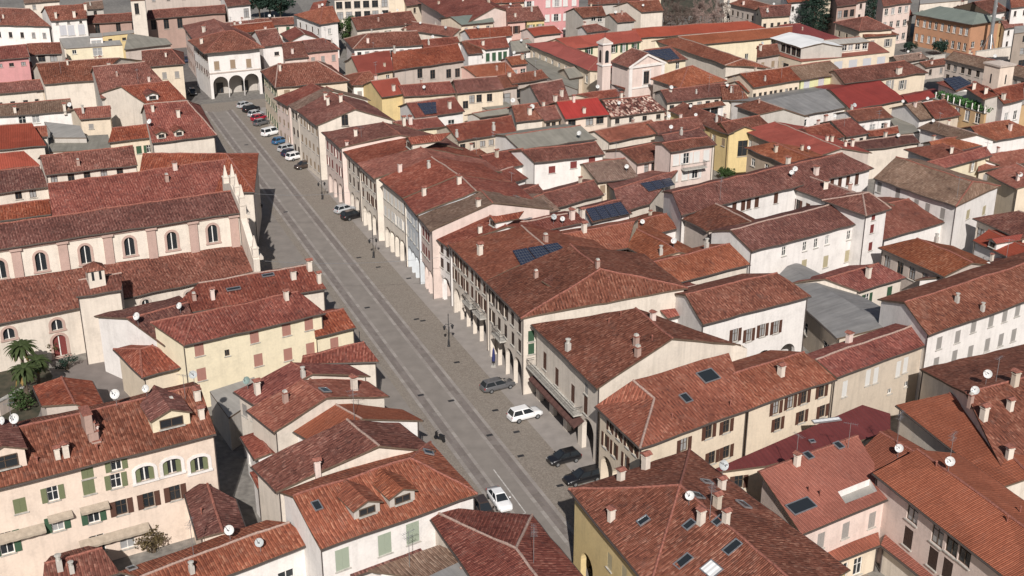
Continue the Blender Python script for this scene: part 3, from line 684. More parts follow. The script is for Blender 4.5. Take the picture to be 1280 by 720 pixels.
def G(label, e, r, h, s=0.34, b=1.0, hip='', **kw):
    """gabled or hipped: front eave line e, ridge line r, both as bearings; h eave height"""
    E0, E1 = at(e[0], e[1], h), at(e[2], e[3], h)
    if dist_cam(E0) > 215 and not kw.get('roof', 'red').endswith('sheet') and s < .37: s = .37
    R0, D0, n = solve_ridge(E0, E1, h, r[:2], s); R1, D1, _ = solve_ridge(E0, E1, h, r[2:], s)
    Dm = (D0 + D1) / 2; zr = h + s * Dm
    def flat(p, Dp): q = p - n * (Dp - Dm); q.z = zr; return q
    if abs(D0 - D1) < 0.5 * Dm: R0, R1 = flat(R0, D0), flat(R1, D1)
    d = (E1 - E0).normalized()
    if '0' not in hip and '1' not in hip: B0, B1 = R0 + (R0 - E0) * b, R1 + (R1 - E1) * b
    else:
        g = None
        if '0' not in hip: g = (R0 - E0)
        elif '1' not in hip: g = (R1 - E1)
        sk_ = 0 if g is None else g.dot(d) / g.dot(n); st = n + d * sk_
        B0, B1 = E0 + st * (Dm * (1 + b)), E1 + st * (Dm * (1 + b))
    zb = zr - s * Dm * b; B0.z = B1.z = zb
    verts = [E0, E1, R1, B1, B0, R0]; faces = [(0, 1, 2, 5), (3, 4, 5, 2)]
    if '0' in hip: faces.append((4, 0, 5))
    if '1' in hip: faces.append((1, 3, 2))
    loop, names = [0], []
    loop.append(1); names.append('f')
    if '1' not in hip: loop.append(2); names.append('1')
    loop.append(3); names.append('1'); loop.append(4); names.append('b')
    if '0' not in hip: loop.append(5); names.append('0')
    names.append('0')
    return finish(label, verts, faces, loop, names, h, **kw)
def MN(label, e, r, h, s=0.30, **kw):
    """single slope, low edge e, high edge r"""
    E0, E1 = at(e[0], e[1], h), at(e[2], e[3], h); R0, _, n = solve_ridge(E0, E1, h, r[:2], s); R1, _, _ = solve_ridge(E0, E1, h, r[2:], s)
    return finish(label, [E0, E1, R1, R0], [(0, 1, 2, 3)], [0, 1, 2, 3], ['f', '1', 'b', '0'], h, **kw)
def FL(label, pts, h, par=0.0, **kw):
    vs = [at(pts[i], pts[i + 1], h) for i in range(0, len(pts), 2)]
    n = len(vs); kw.setdefault('o', 0.02); kw.setdefault('rake', 0.02); kw.setdefault('gutter', False); kw.setdefault('roof', 'concrete'); kw.setdefault('amp', 0.0); kw.setdefault('auto', False)
    names = ['f', '1', 'b', '0'] if n == 4 else [str(i) for i in range(n)]; names[0] = 'f'
    return finish(label, vs, [tuple(range(n))], list(range(n)), names, h, **kw)
def PL(label, vs, faces, loop, **kw):
    P_ = [at(*v) for v in vs]; n = len(loop)
    return finish(label, P_, faces, loop, kw.pop('names', ['f'] + [str(i) for i in range(1, n)]), min(v[2] for v in vs), **kw)
# ---------------------------------------------------------------- ground and piazza
m, k, b = mat('ground')
tc = k.new('ShaderNodeTexCoord'); n1 = k.noise(tc.outputs['Object'], 0.06, 6, 0.6); n2 = k.noise(tc.outputs['Object'], 1.3, 5)
r1 = k.ramp(n1, [(0.3, (0.15, 0.14, 0.13)), (0.5, (0.22, 0.205, 0.185)), (0.7, (0.27, 0.25, 0.22))]); r2 = k.ramp(n2, [(0.3, (0.6, 0.6, 0.6)), (0.7, (1.1, 1.1, 1.1))])
k.l.new(k.mix(1.0, r1.outputs[0], r2.outputs[0], 'MULTIPLY'), b.inputs['Base Color']); b.inputs['Roughness'].default_value = 0.95
g = MB(); g.face([V((-900, -200, 0)), V((900, -200, 0)), V((900, 1600, 0)), V((-900, 1600, 0))]); struct(g.build('ground', ['ground']))
m, k, b = mat('cobbles')   # porphyry setts
tc = k.new('ShaderNodeTexCoord'); vor = k.new('ShaderNodeTexVoronoi'); k.set(vor, 'Vector', tc.outputs['Object']); vor.inputs['Scale'].default_value = 7.0
n1 = k.noise(tc.outputs['Object'], 0.10, 6, 0.65); n2 = k.noise(tc.outputs['Object'], 0.9, 5, 0.7); n3 = k.noise(tc.outputs['Object'], 4.0, 3)
wn = k.new('ShaderNodeTexWhiteNoise', noise_dimensions='3D'); k.set(wn, 'Vector', vor.outputs['Position'])
c0 = k.ramp(wn, [(0.0, (0.165, 0.138, 0.113)), (0.5, (0.212, 0.18, 0.15)), (1.0, (0.268, 0.23, 0.193))])
c1 = k.mix(k.ramp(n1, [(0.35, (0, 0, 0)), (0.65, (.6, .6, .6))]).outputs[0], c0.outputs[0], (0.22, 0.195, 0.165, 1))
c2 = k.mix(k.ramp(n2, [(0.55, (0, 0, 0)), (0.75, (.55, .55, .55))]).outputs[0], c1, (0.145, 0.115, 0.088, 1))
c3 = k.mix(k.ramp(n2, [(0.25, (.5, .5, .5)), (0.42, (0, 0, 0))]).outputs[0], c2, (0.27, 0.235, 0.19, 1))
k.l.new(c3, b.inputs['Base Color']); b.inputs['Roughness'].default_value = 0.85
bp = k.new('ShaderNodeBump'); bp.inputs['Strength'].default_value = 0.4; bp.inputs['Distance'].default_value = 0.05; k.set(bp, 'Height', vor.outputs[0]); k.l.new(bp.outputs[0], b.inputs['Normal'])
simple('slabs', (0.285, 0.257, 0.235), 0.8, var=0.05, scale=.7); simple('slabs_dark', (0.185, 0.160, 0.147), 0.8, var=0.06, scale=.5); simple('slabs_mid', (0.222, 0.198, 0.177), 0.8, var=0.05, scale=.5); simple('paint', (0.46, 0.44, 0.41), 0.8, var=0.16, scale=3)
simple('asphalt', (0.135, 0.125, 0.118), 0.9, var=0.12, scale=1.0)
simple('slabs_b', (0.255, 0.228, 0.207), 0.8, var=0.05); simple('slabs_c', (0.315, 0.287, 0.262), 0.8, var=0.05); simple('slabs_dark_b', (0.168, 0.145, 0.132), 0.8, var=0.05); simple('slabs_dark_c', (0.205, 0.18, 0.165), 0.8, var=0.05)
def sheet(name, pts, z, mt): 
    q = MB(); P_ = [at(*p) for p in pts]; P_ = [V((p.x, p.y, z)) for p in P_]
    if area2(P_) < 0: P_ = P_[::-1]
    q.face(P_); return struct(q.build(name, [mt]))
# street axis: measured along the right-hand stone track
SA, SB = at(695, 661), at(276, 130); SD = (SB - SA).normalized(); SN = V((SD.y, -SD.x, 0))      # SN points to the arcades
def st(along, across, z=0.0): return SA + SD * along + SN * across + V((0, 0, z))
q = MB(); q.face([st(-60, -25, .004), st(-60, 24, .004), st(186, 24, .004), st(186, -25, .004)]); PZA = struct(q.build('piazza', ['cobbles']))
def strip(name, a0, a1, c0, c1, z, mt): 
    q = MB(); q.face([st(a0, c0, z), st(a0, c1, z), st(a1, c1, z), st(a1, c0, z)]); return struct(q.build(name, [mt]))
# ================================================================ houses in front
# ---- right of the piazza, from the bottom of the picture upwards
CH1 = PL('yellow-walled corner house with large brown hipped roof, many skylights and chimneys',
   [(711, 612, 9), (862, 562, 9), (850, 607, 12.4), (1010, 742, 12.4), (1062, 712, 9), (930, 830, 9), (812, 735, 9)],
   [(0, 1, 2), (0, 2, 6), (2, 3, 5, 6), (1, 4, 3, 2)], [0, 1, 4, 3, 5, 6], names=['b', '1', '2', '3', 'f', '0'], roof='brown', wall='yellow', name='corner_house',
   win=[('0', [(762, 702), (780, 718)], 'lc', 0.9, 1.6)], arc=[('0', 3, 2.6, 3.9)],
   ch=[(776, 600, 0), (807, 586, 0), (764, 650, 0), (876, 655, 0), (907, 655, 0), (902, 612, 0), (896, 635, 3)], di=[(861, 632, 0), (903, 596, 2)], an=[(887, 650)],
   sk=[(805, 652), (862, 657), (899, 652), (855, 703, 0.9, 1.6), (916, 686, 0.9, 1.6), (871, 621, 1.1, 1.1), (883, 605), (929, 632, 1.4, .9), (890, 714, 1.6, 1.3, 1), (957, 698, 1.6, 1.2, 1)], auto=False)
G('pale plaster house on the piazza with brown roof, broad blank gable and long iron balcony', (746, 485, 664, 405), (842, 422, 793, 386), 9.6, s=0.33, roof='brown', wall='offwhite', name='townhouse',
  arc=[('f', 4, 2.9, 4.3)], win=[('f', [(681, 451), (696, 471), (716, 492), (732, 506)], 'bc', 0.95, 2.2), ('f', [(733, 486), (732, 530)], 'yc', .8, 1.3)],
  ch=[(710, 438, 4), (816, 400, 1), (797, 445, 2), (795, 432, 2)], di=[(834, 431, 0), (875, 433, 0), (874, 441, 0)], bal=[('f', 697, 486, 13.5, 1.1)], auto=False, ve=[(776, 395), (761, 404), (815, 425)], awn=[('f', 682, 475, 4.5, 1.2, 'cloth_maroon'), ('f', 700, 494, 4.5, 1.2, 'cloth_maroon'), ('f', 720, 515, 4.5, 1.2, 'cloth_maroon')])
_e0, _e1 = at(800, 560, 8.8), at(936, 511, 8.8); zz = lambda x, y: (x, y, solve_ridge(_e0, _e1, 8.8, (x, y), .33)[0].z)
CR = PL('cream corner house with rows of brown shutters and large orange-brown roof with glazed rooflight', [(800, 560, 8.8), (936, 511, 8.8), zz(911, 441), zz(791, 475), (744, 507, 8.8), zz(818, 498)],
  [(0, 1, 2, 5), (5, 2, 3), (4, 0, 5), (4, 5, 3)], [0, 1, 2, 3, 4], names=['f', '1', 'b', '2', '0'], roof='orange', wall='cream', name='corner_house',
  win=[('f', [(886, 540), (908, 533), (930, 526)], 'bo', 0.95, 1.5), ('f', [(855, 556), (890, 572), (908, 565), (929, 553)], 'bo', 0.95, 1.5),
       ('0', [(752, 524), (763, 533), (774, 543), (785, 553), (794, 562)], 'bo', 0.7, 1.2), ('0', [(757, 551), (768, 562), (782, 577)], 'bo', 0.8, 1.6)],
  arc=[('0', 3, 2.6, 3.6)], sk=[(885, 471, 2.2, 1.7), (857, 499, 1.0, 1.3)], ch=[], auto=False, ve=[(913, 507), (840, 523)])
G('x', (936, 511, 1046, 473), (915, 467, 1006, 440), 8.8, s=0.33, roof='orange', wall='cream', into=CR, win=[('f', [(970, 510), (988, 503), (1005, 497), (1027, 489)], 'bo', 0.9, 1.5), ('f', [(972, 530), (1002, 521), (1028, 514)], 'bo', 0.9, 1.5)], ch=[(976, 469, 0)], auto=False, gutter=True)
G('beige rendered house with bright white closed shutters between cream and white houses', (1046, 471, 1162, 429), (1020, 449, 1146, 405), 8.6, roof='red', wall='beige', name='townhouse', ch=[(1061, 428, 1)], auto=False,
  win=[('f', [(1056, 486), (1085, 472), (1095, 469), (1123, 461), (1132, 456), (1152, 450)], 'wc', 0.8, 2.0), ('f', [(1112, 489), (1133, 480)], 'yn', 0.7, 0.7)])
G('long white house with two rows of grey shutters at the right edge', (1161, 419, 1335, 358), (1128, 376, 1330, 316), 10.2, roof='brown', wall='white', name='townhouse', ch=[(1196, 378, 4), (1228, 388, 4)], auto=False,
  win=[('f', [(1174, 429), (1197, 421), (1217, 408), (1239, 401), (1256, 395), (1272, 388)], 'yc', 0.95, 1.6), ('f', [(1170, 455), (1193, 446), (1213, 440), (1234, 431), (1251, 425), (1267, 419)], 'yc', 0.95, 1.7)])
FL('low dark red metal roof behind the brown hipped corner house', (880, 592, 958, 582, 1113, 540, 1113, 517, 1078, 506), 6.4, roof='maroon', wall='cream', name='shed', cat='shed', sk=[(1033, 527, 3.2, 0.7, 1), (1015, 553, .6, .6)], o=.3)
RT = G('orange-tiled house with a roof terrace cut into its slope and white courtyard wall', (1002, 668, 1118, 620), (952, 593, 1070, 543), 7.2, s=0.24, b=.06, holes=[(0, 1056, 630, 1084, 600, 'white')], roof='terracotta', wall='palepink', name='house',
  win=[('f', [(1026, 676), (1057, 663), (1090, 650)], 'yc', 0.9, 1.7)], ch=[(996, 582, 0)], an=[(995, 575), (1060, 560)], di=[], auto=False, sk=[(1010, 571, .8, 1.0), (1048, 558, .8, 1.0), (1001, 634, 2.8, 1.4)], ve=[(1011, 615), (1025, 620)])
G('terracotta-tiled house with dish between terrace house and long tiled roof', (1092, 588, 1066, 572), (1145, 566, 1100, 540), 8.0, s=0.22, b=.4, roof='terracotta', wall='palepink', win=0, di=[(1122, 572, 0)], an=[(1121, 556)], ch=[], auto=False)
G('long orange ribbed-tile house with dark balcony doors in its white side wall', (1300, 756, 1091, 591), (1340, 701, 1146, 562), 9.0, s=0.30, roof='terracotta', wall='palepink', name='apartment_house',
  win=[('f', [(1141, 640), (1155, 652), (1172, 668), (1190, 680), (1206, 692)], 'dn', 1.5, 2.2), ('f', [(1135, 672), (1166, 698), (1184, 712)], 'dc', 1.2, 2.0)], di=[(1185, 590, 0)], an=[(1186, 584)], ch=[], auto=False, ve=[(1170, 583), (1259, 652), (1275, 640)])
G('orange-roofed house with dark eave beside the dish-covered brown roof', (1250, 610, 1120, 506), (1290, 596, 1187, 491), 7.5, s=0.22, b=0.5, roof='terracotta', wall='offwhite', win=0, ch=[(1261, 573, 0), (1270, 545, 2)], auto=False)
G('mottled brown roof with three stout chimneys at the lower right edge', (1262, 606, 1340, 582), (1206, 490, 1330, 460), 7.3, s=0.30, roof='brown', wall='offwhite', win=0, ch=[(1229, 525, 0), (1262, 512, 0), (1268, 482, 3), (1213, 503, 2)], di=[(1217, 500, 0), (1232, 480, 0)], an=[(1245, 476)], auto=False)
MN('narrow orange lean-to roof along the white courtyard wall', (1035, 707, 1100, 681), (1026, 691, 1098, 665), 3.2, s=.25, roof='terracotta', wall='cream', name='lean_to', cat='shed', win=[('f', 4, [1.3], 'wn', 1.1, 1.9)], auto=False)
MN('orange lean-to roof below the dark balcony doors of the long tiled house', (1160, 728, 1101, 681), (1172, 724, 1110, 659), 3.2, s=.25, roof='terracotta', wall='offwhite', name='lean_to', cat='shed', win=0, auto=False)
G('white house with open brown shutters and a wide arch behind the orange corner roof', (879, 405, 1014, 370), (860, 372, 968, 337), 9.4, roof='brown', wall='white', name='townhouse', ch=[(871, 402, 0)], auto=False,
  win=[('f', [(919, 419), (936, 419), (953, 413), (970, 409)], 'bo', 0.9, 1.7)], arc=[('f', 4, 2.6, 3.3)])
G('workshop with grey corrugated roof and white domed vents', (1046, 423, 968, 349), (1110, 407, 984, 332), 5.6, s=0.26, roof='greysheet', wall='beige', name='workshop', cat='workshop', win=[('f', 3, [2.6], 'yn', 2.0, 1.6)], ch=[(1062, 425, 0)], auto=False)
G('small red-roofed house with green shutters behind the grey corrugated workshop', (1075, 364, 1133, 346), (1030, 347, 1100, 330), 6.2, roof='red', wall='offwhite', win=[('f', 2, [4.4], 'go', 1.0, 1.6)], ch=[(1085, 346, 0)])
G('weathered house with orange-red roof and shaded wooden loggia', (1180, 346, 1098, 309), (1214, 329, 1148, 297), 7.0, s=0.25, roof='orange', wall='stone', win=[('f', 5, [5.2], 'dn', 1.2, 1.8)], ch=[(1170, 303, 4)], auto=False)
G('bright red roof with a single white dormer beside the dark-eaved villa', (1262, 322, 1216, 300), (1290, 312, 1236, 287), 6.5, s=.25, roof='bright', wall='white', win=0, dm=[(1240, 310, 1.6, 1.0, 'white')], auto=False)
G('dark-roofed villa with deep eaves and tall dark openings at the right edge', (1276, 298, 1216, 273), (1330, 288, 1276, 261), 7.5, s=0.25, roof='dark', wall='offwhite', win=[('f', 4, [5.0], 'dn', 1.5, 2.6)], auto=False)
G('low tiled house with long white parapet below the bright red roof', (1215, 362, 1310, 335), (1180, 346, 1285, 318), 5.5, roof='dark', wall='white', win=0)
# ---- the white courtyard palazzo
CP = G('white courtyard palazzo with brown roofs and red-framed windows', (940, 314, 1083, 276), (913, 287, 1047, 254), 9.6, roof='brown', wall='white', name='palazzo', cat='palazzo',
  win=[('f', [(980, 314), (1006, 308), (1020, 304), (1034, 300), (1061, 294)], 'mn', 0.8, 1.4), ('f', [(1005, 332), (1032, 327), (1059, 320)], 'lc', 1.0, 1.8)], auto=False, ch=[])
G('x', (852, 268, 1092, 210), (838, 238, 1055, 193), 9.6, roof='brown', wall='white', into=CP, win=[('f', [(918, 258), (929, 256), (936, 254), (946, 252), (970, 247), (1040, 230), (1050, 227), (1060, 225), (1071, 224)], 'bc', 0.9, 1.9)], ch=[(1020, 218, 1), (985, 205, 0)], di=[(989, 223, 0), (993, 219, 0)], an=[(900, 250)], auto=False)
G('x', (883, 289, 852, 272), (940, 276, 893, 255), 8.8, roof='brown', wall='stone', into=CP, win=0, auto=False, b=.6)
G('x', (1040, 254, 988, 235), (1085, 246, 1012, 222), 9.0, roof='brown', wall='white', into=CP, win=[('f', 4, [6.5], 'bc', .9, 1.8)], auto=False, b=.8, ch=[(1032, 236, 0), (1062, 238, 2)])
G('x', (1083, 269, 1114, 260), (1078, 243, 1086, 241), 11.6, s=.3, hip='01', roof='brown', wall='white', into=CP, win=[('f', [(1092, 270), (1090, 286), (1088, 308)], 'mc', .8, 1.3)], auto=False)
G('smooth red-orange roof against the white palazzo tower', (1104, 299, 1183, 277), (1100, 256, 1140, 248), 6.8, s=.24, roof='orange', wall='white', win=0, hip='1', auto=False)
G('white palazzo with mottled brown hipped roof and arched shuttered windows', (1195, 258, 1092, 222), (1216, 227, 1120, 196), 10, s=.28, hip='0', b=1.25, roof='grey', wall='white', name='palazzo', cat='palazzo', an=[(1196, 248)], auto=False,
   win=[('f', [(1099, 234), (1103, 236), (1122, 242), (1127, 244), (1145, 256), (1159, 261), (1178, 267)], 'yc', .9, 1.7), ('0', [(1210, 268), (1230, 263), (1250, 258)], 'lc', 1.2, 1.5)])
G('cream house with narrow red roof and brown shutter behind the brown-roofed palazzo', (1166, 214, 1240, 194), (1160, 204, 1232, 183), 9, roof='red', wall='paleyellow', win=[('f', [(1216, 208)], 'so', 1.0, 1.8)], auto=False)
G('orange-red roof with chimney and dish behind the brown-roofed palazzo', (1172, 203, 1130, 186), (1210, 194, 1180, 178), 7.5, s=.25, roof='orange', wall='white', win=0, ch=[(1189, 191, 0)])
G('orange roof on cream house at the right edge beside palazzo', (1270, 236, 1232, 216), (1310, 224, 1270, 205), 8, s=.25, roof='orange', wall='cream', win=[('1', 2, 2, 'sc')])
G('small terracotta roof at right edge above the orange-roofed cream house', (1222, 214, 1285, 203), (1225, 196, 1280, 186), 7, roof='orange', wall='cream')
# ---- piazza row, going up
PZ = G('grey-white arcaded house with green shutters and brown hipped roof, nearest in the long arcade', (651, 397, 606, 351), (752, 336, 712, 306), 10.4, s=0.27, hip='0', roof='brown', wall='offwhite', name='arcaded_house', b=.9,
  arc=[('f', 4, 2.7, 4.1)], win=[('f', 5, [6.0, 8.6], 'dc', .95, 1.7), ('0', [(664, 420), (664, 436)], 'gc', .8, 1.4)], ch=[(747, 335, 2), (670, 347, 2)], auto=False, ve=[(761, 352, 0), (700, 372)], bal=[('f', 628, 421, 3, .9)])
G('stone-grey arcaded house with balconies and solar rows on its orange roof', (606, 351, 560, 305), (690, 312, 650, 283), 10.0, s=0.24, roof='orange', wall='offwhite', name='arcaded_house',
  arc=[('f', 5, 2.5, 4.1)], win=[('f', 6, [6.0, 8.4], 'bo', .9, 1.7)], so=[(651, 332, 640, 313, 697, 303, 717, 320, 6, 3)], di=[(698, 322, 0), (708, 322, 0)], ch=[(682, 302, 2), (600, 318, 0)], auto=False, bal=[('f', 590, 380, 3, .9), ('f', 603, 393, 3, .9)])
MN('small rusty roof with plain gable rising from the wide hipped arcaded roof', (700, 365, 737, 341), (677, 350, 706, 334), 11.6, s=.25, roof='brown', wall='beige', win=0, auto=False, gutter=False)
CY = G('orange-roofed courtyard house with cream inner wall and brown shutters', (700, 326, 784, 310), (690, 300, 790, 274), 8.6, s=.3, roof='orange', wall='cream', win=[('f', [(776, 317), (788, 318)], 'bo', .8, 1.5)], ch=[(730, 290, 0)], auto=False)
G('x', (812, 325, 783, 309), (845, 316, 800, 284), 8.6, s=.26, roof='orange', wall='cream', into=CY, win=0, di=[(842, 310, 0)], auto=False, ch=[(826, 318, 4)])
G('tan-tiled house with plain gable in front of the orange courtyard roof', (825, 359, 938, 330), (800, 332, 912, 304), 8.2, roof='orange', wall='offwhite', win=0, ch=[(891, 346, 1), (930, 338, 4), (883, 311, 4)], ve=[(808, 341)], auto=False)
MN('dark shaded roof with a row of chimneys behind the blank gable house', (735, 396, 870, 362), (795, 387, 882, 366), 8.0, s=.1, roof='dark', wall='white', win=0, ch=[(816, 375, 0), (823, 372, 0), (842, 366, 0), (733, 385, 2)], di=[(766, 383, 0)], an=[(792, 388)], auto=False, gutter=False)
G('whitewashed house with brown roof next to the tan gable house', (835, 398, 885, 385), (810, 372, 872, 355), 7.6, roof='red', wall='white', win=0, ch=[(850, 380, 0)], auto=False)
G('white house with dark clay roof behind the tan gable house', (800, 344, 860, 330), (786, 330, 850, 318), 7.0, roof='dark', wall='white', win=0)
G('low white arcaded house with rusty roof and ridge-high dormer beside the piazza', (560, 309, 537, 293), (634, 283, 612, 268), 9.0, s=.26, roof='red', wall='white', name='arcaded_house', arc=[('f', 2, 2.6, 3.7)], win=[('f', 3, [5.6, 7.8], 'dc')], dm=[(616, 283, 2.0, .9)], ch=[(545, 296, 0), (600, 291, 0)], auto=False)
G('pink arcaded house with grey-brown roof and white stepped gable', (537, 288, 520, 268), (618, 252, 597, 238), 10.6, s=.26, roof='grey', wall='palepink', name='arcaded_house', arc=[('f', 3, 2.5, 3.8)], win=[('f', 5, [6.0, 8.7], 'mc', .9, 1.5)], ch=[(571, 275, 0), (576, 272, 0), (598, 258, 0), (560, 278, 4)], auto=False)
G('pale blue arcaded house with chimneys on a wide red roof', (520, 268, 503, 247), (597, 238, 572, 219), 11.0, s=.26, roof='red', wall='blue', name='arcaded_house', arc=[('f', 3, 2.5, 3.8)], win=[('f', 4, [6.2, 9.0], 'wc', .9, 1.6)], ch=[(530, 244, 0), (574, 230, 0), (501, 240, 1)], auto=False)
G('pale arcaded house with wide red roof, south of the long cream row', (503, 247, 474, 224), (572, 219, 540, 196), 11.2, s=.26, roof='red', wall='palecream', name='arcaded_house', arc=[('f', 4, 2.5, 3.8)], win=[('f', 6, [6.3, 9.1], 'wc', .9, 1.6), ('0', 1, [8], 'sn')], ch=[(500, 215, 1), (536, 210, 4)], auto=False)
G('cream arcaded house with brown shutters and orange roof, lowest of three alike', (467, 223, 446, 204), (548, 200, 525, 184), 10.6, s=.25, roof='orange', wall='palecream', name='arcaded_house', arc=[('f', 3, 2.5, 3.8)], win=[('f', 4, [6.0, 8.6], 'bc', .9, 1.6)], ch=[(470, 195, 2)], auto=False)
G('grey-cream arcaded house with red roof and gable dormer, middle of three alike', (446, 204, 424, 184), (525, 183, 502, 167), 10.2, s=.25, roof='red', wall='offwhite', name='arcaded_house', arc=[('f', 3, 2.5, 3.6)], win=[('f', 4, [5.8, 8.3], 'dc', .9, 1.6)], ch=[(434, 187, 1)], an=[(452, 178)], auto=False, dm=[(512, 186, 3.2, 1.2)])
G('pinkish arcaded house with brown roof next to the white-gabled house, uppermost of three', (424, 184, 402, 165), (501, 168, 478, 152), 10.9, s=.25, roof='brown', wall='palepink', name='arcaded_house', arc=[('f', 3, 2.5, 3.8)], win=[('f', 4, [6.1, 8.9], 'mc', .9, 1.6)], ch=[(445, 170, 0)], auto=False)
G('white-gabled house with single attic window and maroon front on the piazza', (395, 157, 370, 138), (440, 138, 416, 113), 10.4, s=.3, roof='brown', wall='offwhite', name='townhouse', win=[('0', [(431, 150)], 'dn', 1.2, 2.0), ('f', 5, 3, 'sc')], ch=[(407, 124, 0), (410, 131, 0), (426, 127, 0)], auto=False)
G('narrow house with strip of grey-tan roof above the white-gabled house', (370, 138, 360, 131), (416, 113, 408, 108), 10.0, s=.3, roof='grey', wall='offwhite', win=[('f', 2, 3, 'dc')], auto=False)
G('cream hip-roofed house facing down the piazza beside the town hall', (344, 109, 437, 101), (346, 77, 398, 80), 10.6, s=.3, hip='01', roof='brown', wall='cream', name='townhouse', win=[('f', [(359, 118), (378, 116), (398, 113)], 'sc', 1.2, 1.9), ('0', 6, 3, 'go')], auto=False, ch=[(350, 88, 0)])
# ---- left of the piazza, from the bottom up
LB = G('large peach apartment house with olive shutters, awnings and long tiled roof', (-55, 623, 270, 542), (-78, 562, 248, 478), 11.0, s=.36, roof='brown', wall='peach', name='apartment_house', b=.6,
  win=[('f', [(109, 589), (111, 609), (25, 632)], 'oc', 1.1, 1.5), ('f', [(145, 601), (66, 617), (145, 579)], 'oo', 1.0, 1.5), ('f', [(186, 625), (219, 616), (152, 634)], 'bo', 1.05, 1.6),
       ('f', [(72, 654), (117, 644)], 'go', 1.1, 1.6), ('f', [(8, 679), (33, 676)], 'go', 1.2, 2.3), ('f', [(159, 674), (122, 680)], 'un', 1.4, 2.0), ('1', 1, [4, 8], 'sc')],
  aw=[('f', [(181, 592), (215, 583), (249, 580)], 1.75, 1.6, 'w_white', 'glass', 'o', .38)],
  awn=[('f', 117, 630, 2.6, .6, 'cloth_tan'), ('f', 74, 641, 2.2, .6, 'cloth_tan'), ('f', 25, 661, 4.2, .8, 'cloth_tan'), ('f', 142, 664, 6.5, .8, 'cloth_tan')],
  ch=[(83, 570, 0), (72, 572, 0), (120, 548, 1), (215, 507, 2), (247, 500, 0), (252, 522, 0)], di=[(5, 538, 0), (21, 538, 0), (146, 507, 0), (184, 497, 0), (243, 480, 2)], an=[(182, 486), (17, 540), (232, 500)], auto=False,
  dm=[(215, 535, 3.6, 1.3, 'paleyellow'), (8, 588, 3.6, 1.8, 'peach')], ve=[(47, 578), (122, 562)])
G('small tiled annex with rickety gable roof against the peach apartment house', (247, 673, 227, 604), (280, 664, 258, 606), 5.2, s=.36, roof='brown', wall='peach', name='annex', win=0, auto=False, ve=[(252, 642)])
G('brown-tiled shed roof at the lower left edge', (52, 742, 150, 716), (55, 703, 128, 686), 3.6, s=.4, roof='brown', wall='stone', name='shed', cat='shed', win=0, auto=False, ch=[(90, 715, 4), (75, 712, 4)])
G('long low red and orange striped roof with dish beside the lower edge', (205, 748, 392, 678), (178, 726, 358, 648), 5.5, s=.30, roof='orange', wall='white', win=[('f', 3, [2.2], 'mn', 1.6, 2.2)], di=[(288, 676, 0), (326, 690, 2)], an=[(242, 694)], ch=[(240, 716, 4)], sk=[(165, 712)], auto=False)
DH = G('white house with pale green shutters, hipped red roof and twin dormers', (401, 687, 597, 617), (366, 621, 513, 572), 7.6, s=.36, b=.55, hip='1', roof='orange', wall='white', name='house',
  win=[('f', [(428, 699), (481, 680), (516, 666)], 'ec', 1.35, 2.2)], dm=[(459, 644, 2.6, 1.0, 'grey'), (503, 629, 2.6, 1.0, 'grey')], sk=[(396, 634), (535, 567, .9, 1.0)], auto=False, ch=[])
G('brown-roofed house with whitewashed gable strip behind the twin dormer house', (345, 614, 314, 582), (467, 562, 440, 520), 7.6, s=.30, b=.55, roof='brown', wall='offwhite', win=0, ch=[(384, 603, 0), (397, 590, 1), (469, 566, 2)], an=[(402, 592), (415, 590)], sk=[(383, 600)], auto=False)
G('bright orange roof with pale cement patch beside the piazza', (390, 553, 340, 523), (446, 528, 418, 497), 7.2, s=.28, b=1.25, roof='terracotta', wall='white', win=0, ch=[], an=[(443, 526)], auto=False)
G('brown and orange roof with rooflight and white plaster gable, left of the piazza', (342, 540, 308, 512), (405, 499, 380, 472), 8.0, s=.3, b=1.2, roof='orange', wall='offwhite', win=0, ch=[(357, 502, 2), (443, 487, 0), (337, 489, 1), (340, 479, 1)], di=[(482, 498, 0)], sk=[(406, 490, 1.2, 1.0)], auto=False)
G('narrow bright red roof between two brown plaster-gabled roofs', (338, 524, 322, 508), (400, 489, 389, 471), 7.6, s=.28, roof='bright', wall='white', win=0, ch=[], auto=False)
G('red roof with grey dish and small chimneys below the pale yellow house', (318, 506, 292, 490), (388, 469, 366, 451), 8.0, s=.3, roof='red', wall='offwhite', win=[('f', 2, 2, 'yc')], ch=[(379, 471, 4), (322, 492, 0)], di=[(310, 487, 3)], auto=False)
G('small roof tucked against the pale yellow house, above the piazza', (376, 455, 474, 452), (378, 447, 455, 427), 6.2, s=.3, b=.3, roof='red', wall='offwhite', win=0, ch=[], auto=False)
YH = G('pale yellow house with pink closed shutters and red hipped roof', (230, 432, 407, 391), (243, 394, 372, 363), 8.8, s=.34, hip='0', b=.3, roof='red', wall='paleyellow', name='house', pipes=True,
  win=[('f', [(249, 437), (318, 421), (358, 412), (386, 405)], 'rc', 1.1, 1.6), ('f', [(252, 468), (323, 450), (360, 443), (388, 436)], 'rc', 1.1, 1.6), ('f', [(284, 441)], 'dn', .6, .8)], ch=[(358, 374, 0)], di=[], auto=False, an=[(307, 469)])
G('x', (394, 422, 445, 409), (392, 398, 428, 384), 6.2, s=.34, roof='red', wall='paleyellow', into=YH, win=[('f', [(418, 429)], 'rc', 1.1, 1.5)], auto=False, ch=[])
G('low hipped red roof on small pale yellow annex beside the blank white chapel wall', (178, 472, 236, 456), (175, 436, 190, 432), 5.5, s=.3, hip='01', roof='red', wall='cream', name='annex', win=0, auto=False)
G('dark red roof with white dish behind the pale yellow house', (205, 432, 250, 420), (157, 396, 236, 380), 7.5, s=.25, roof='dark', wall='white', win=0, di=[(173, 407, 0), (226, 392, 0)], ch=[], auto=False)
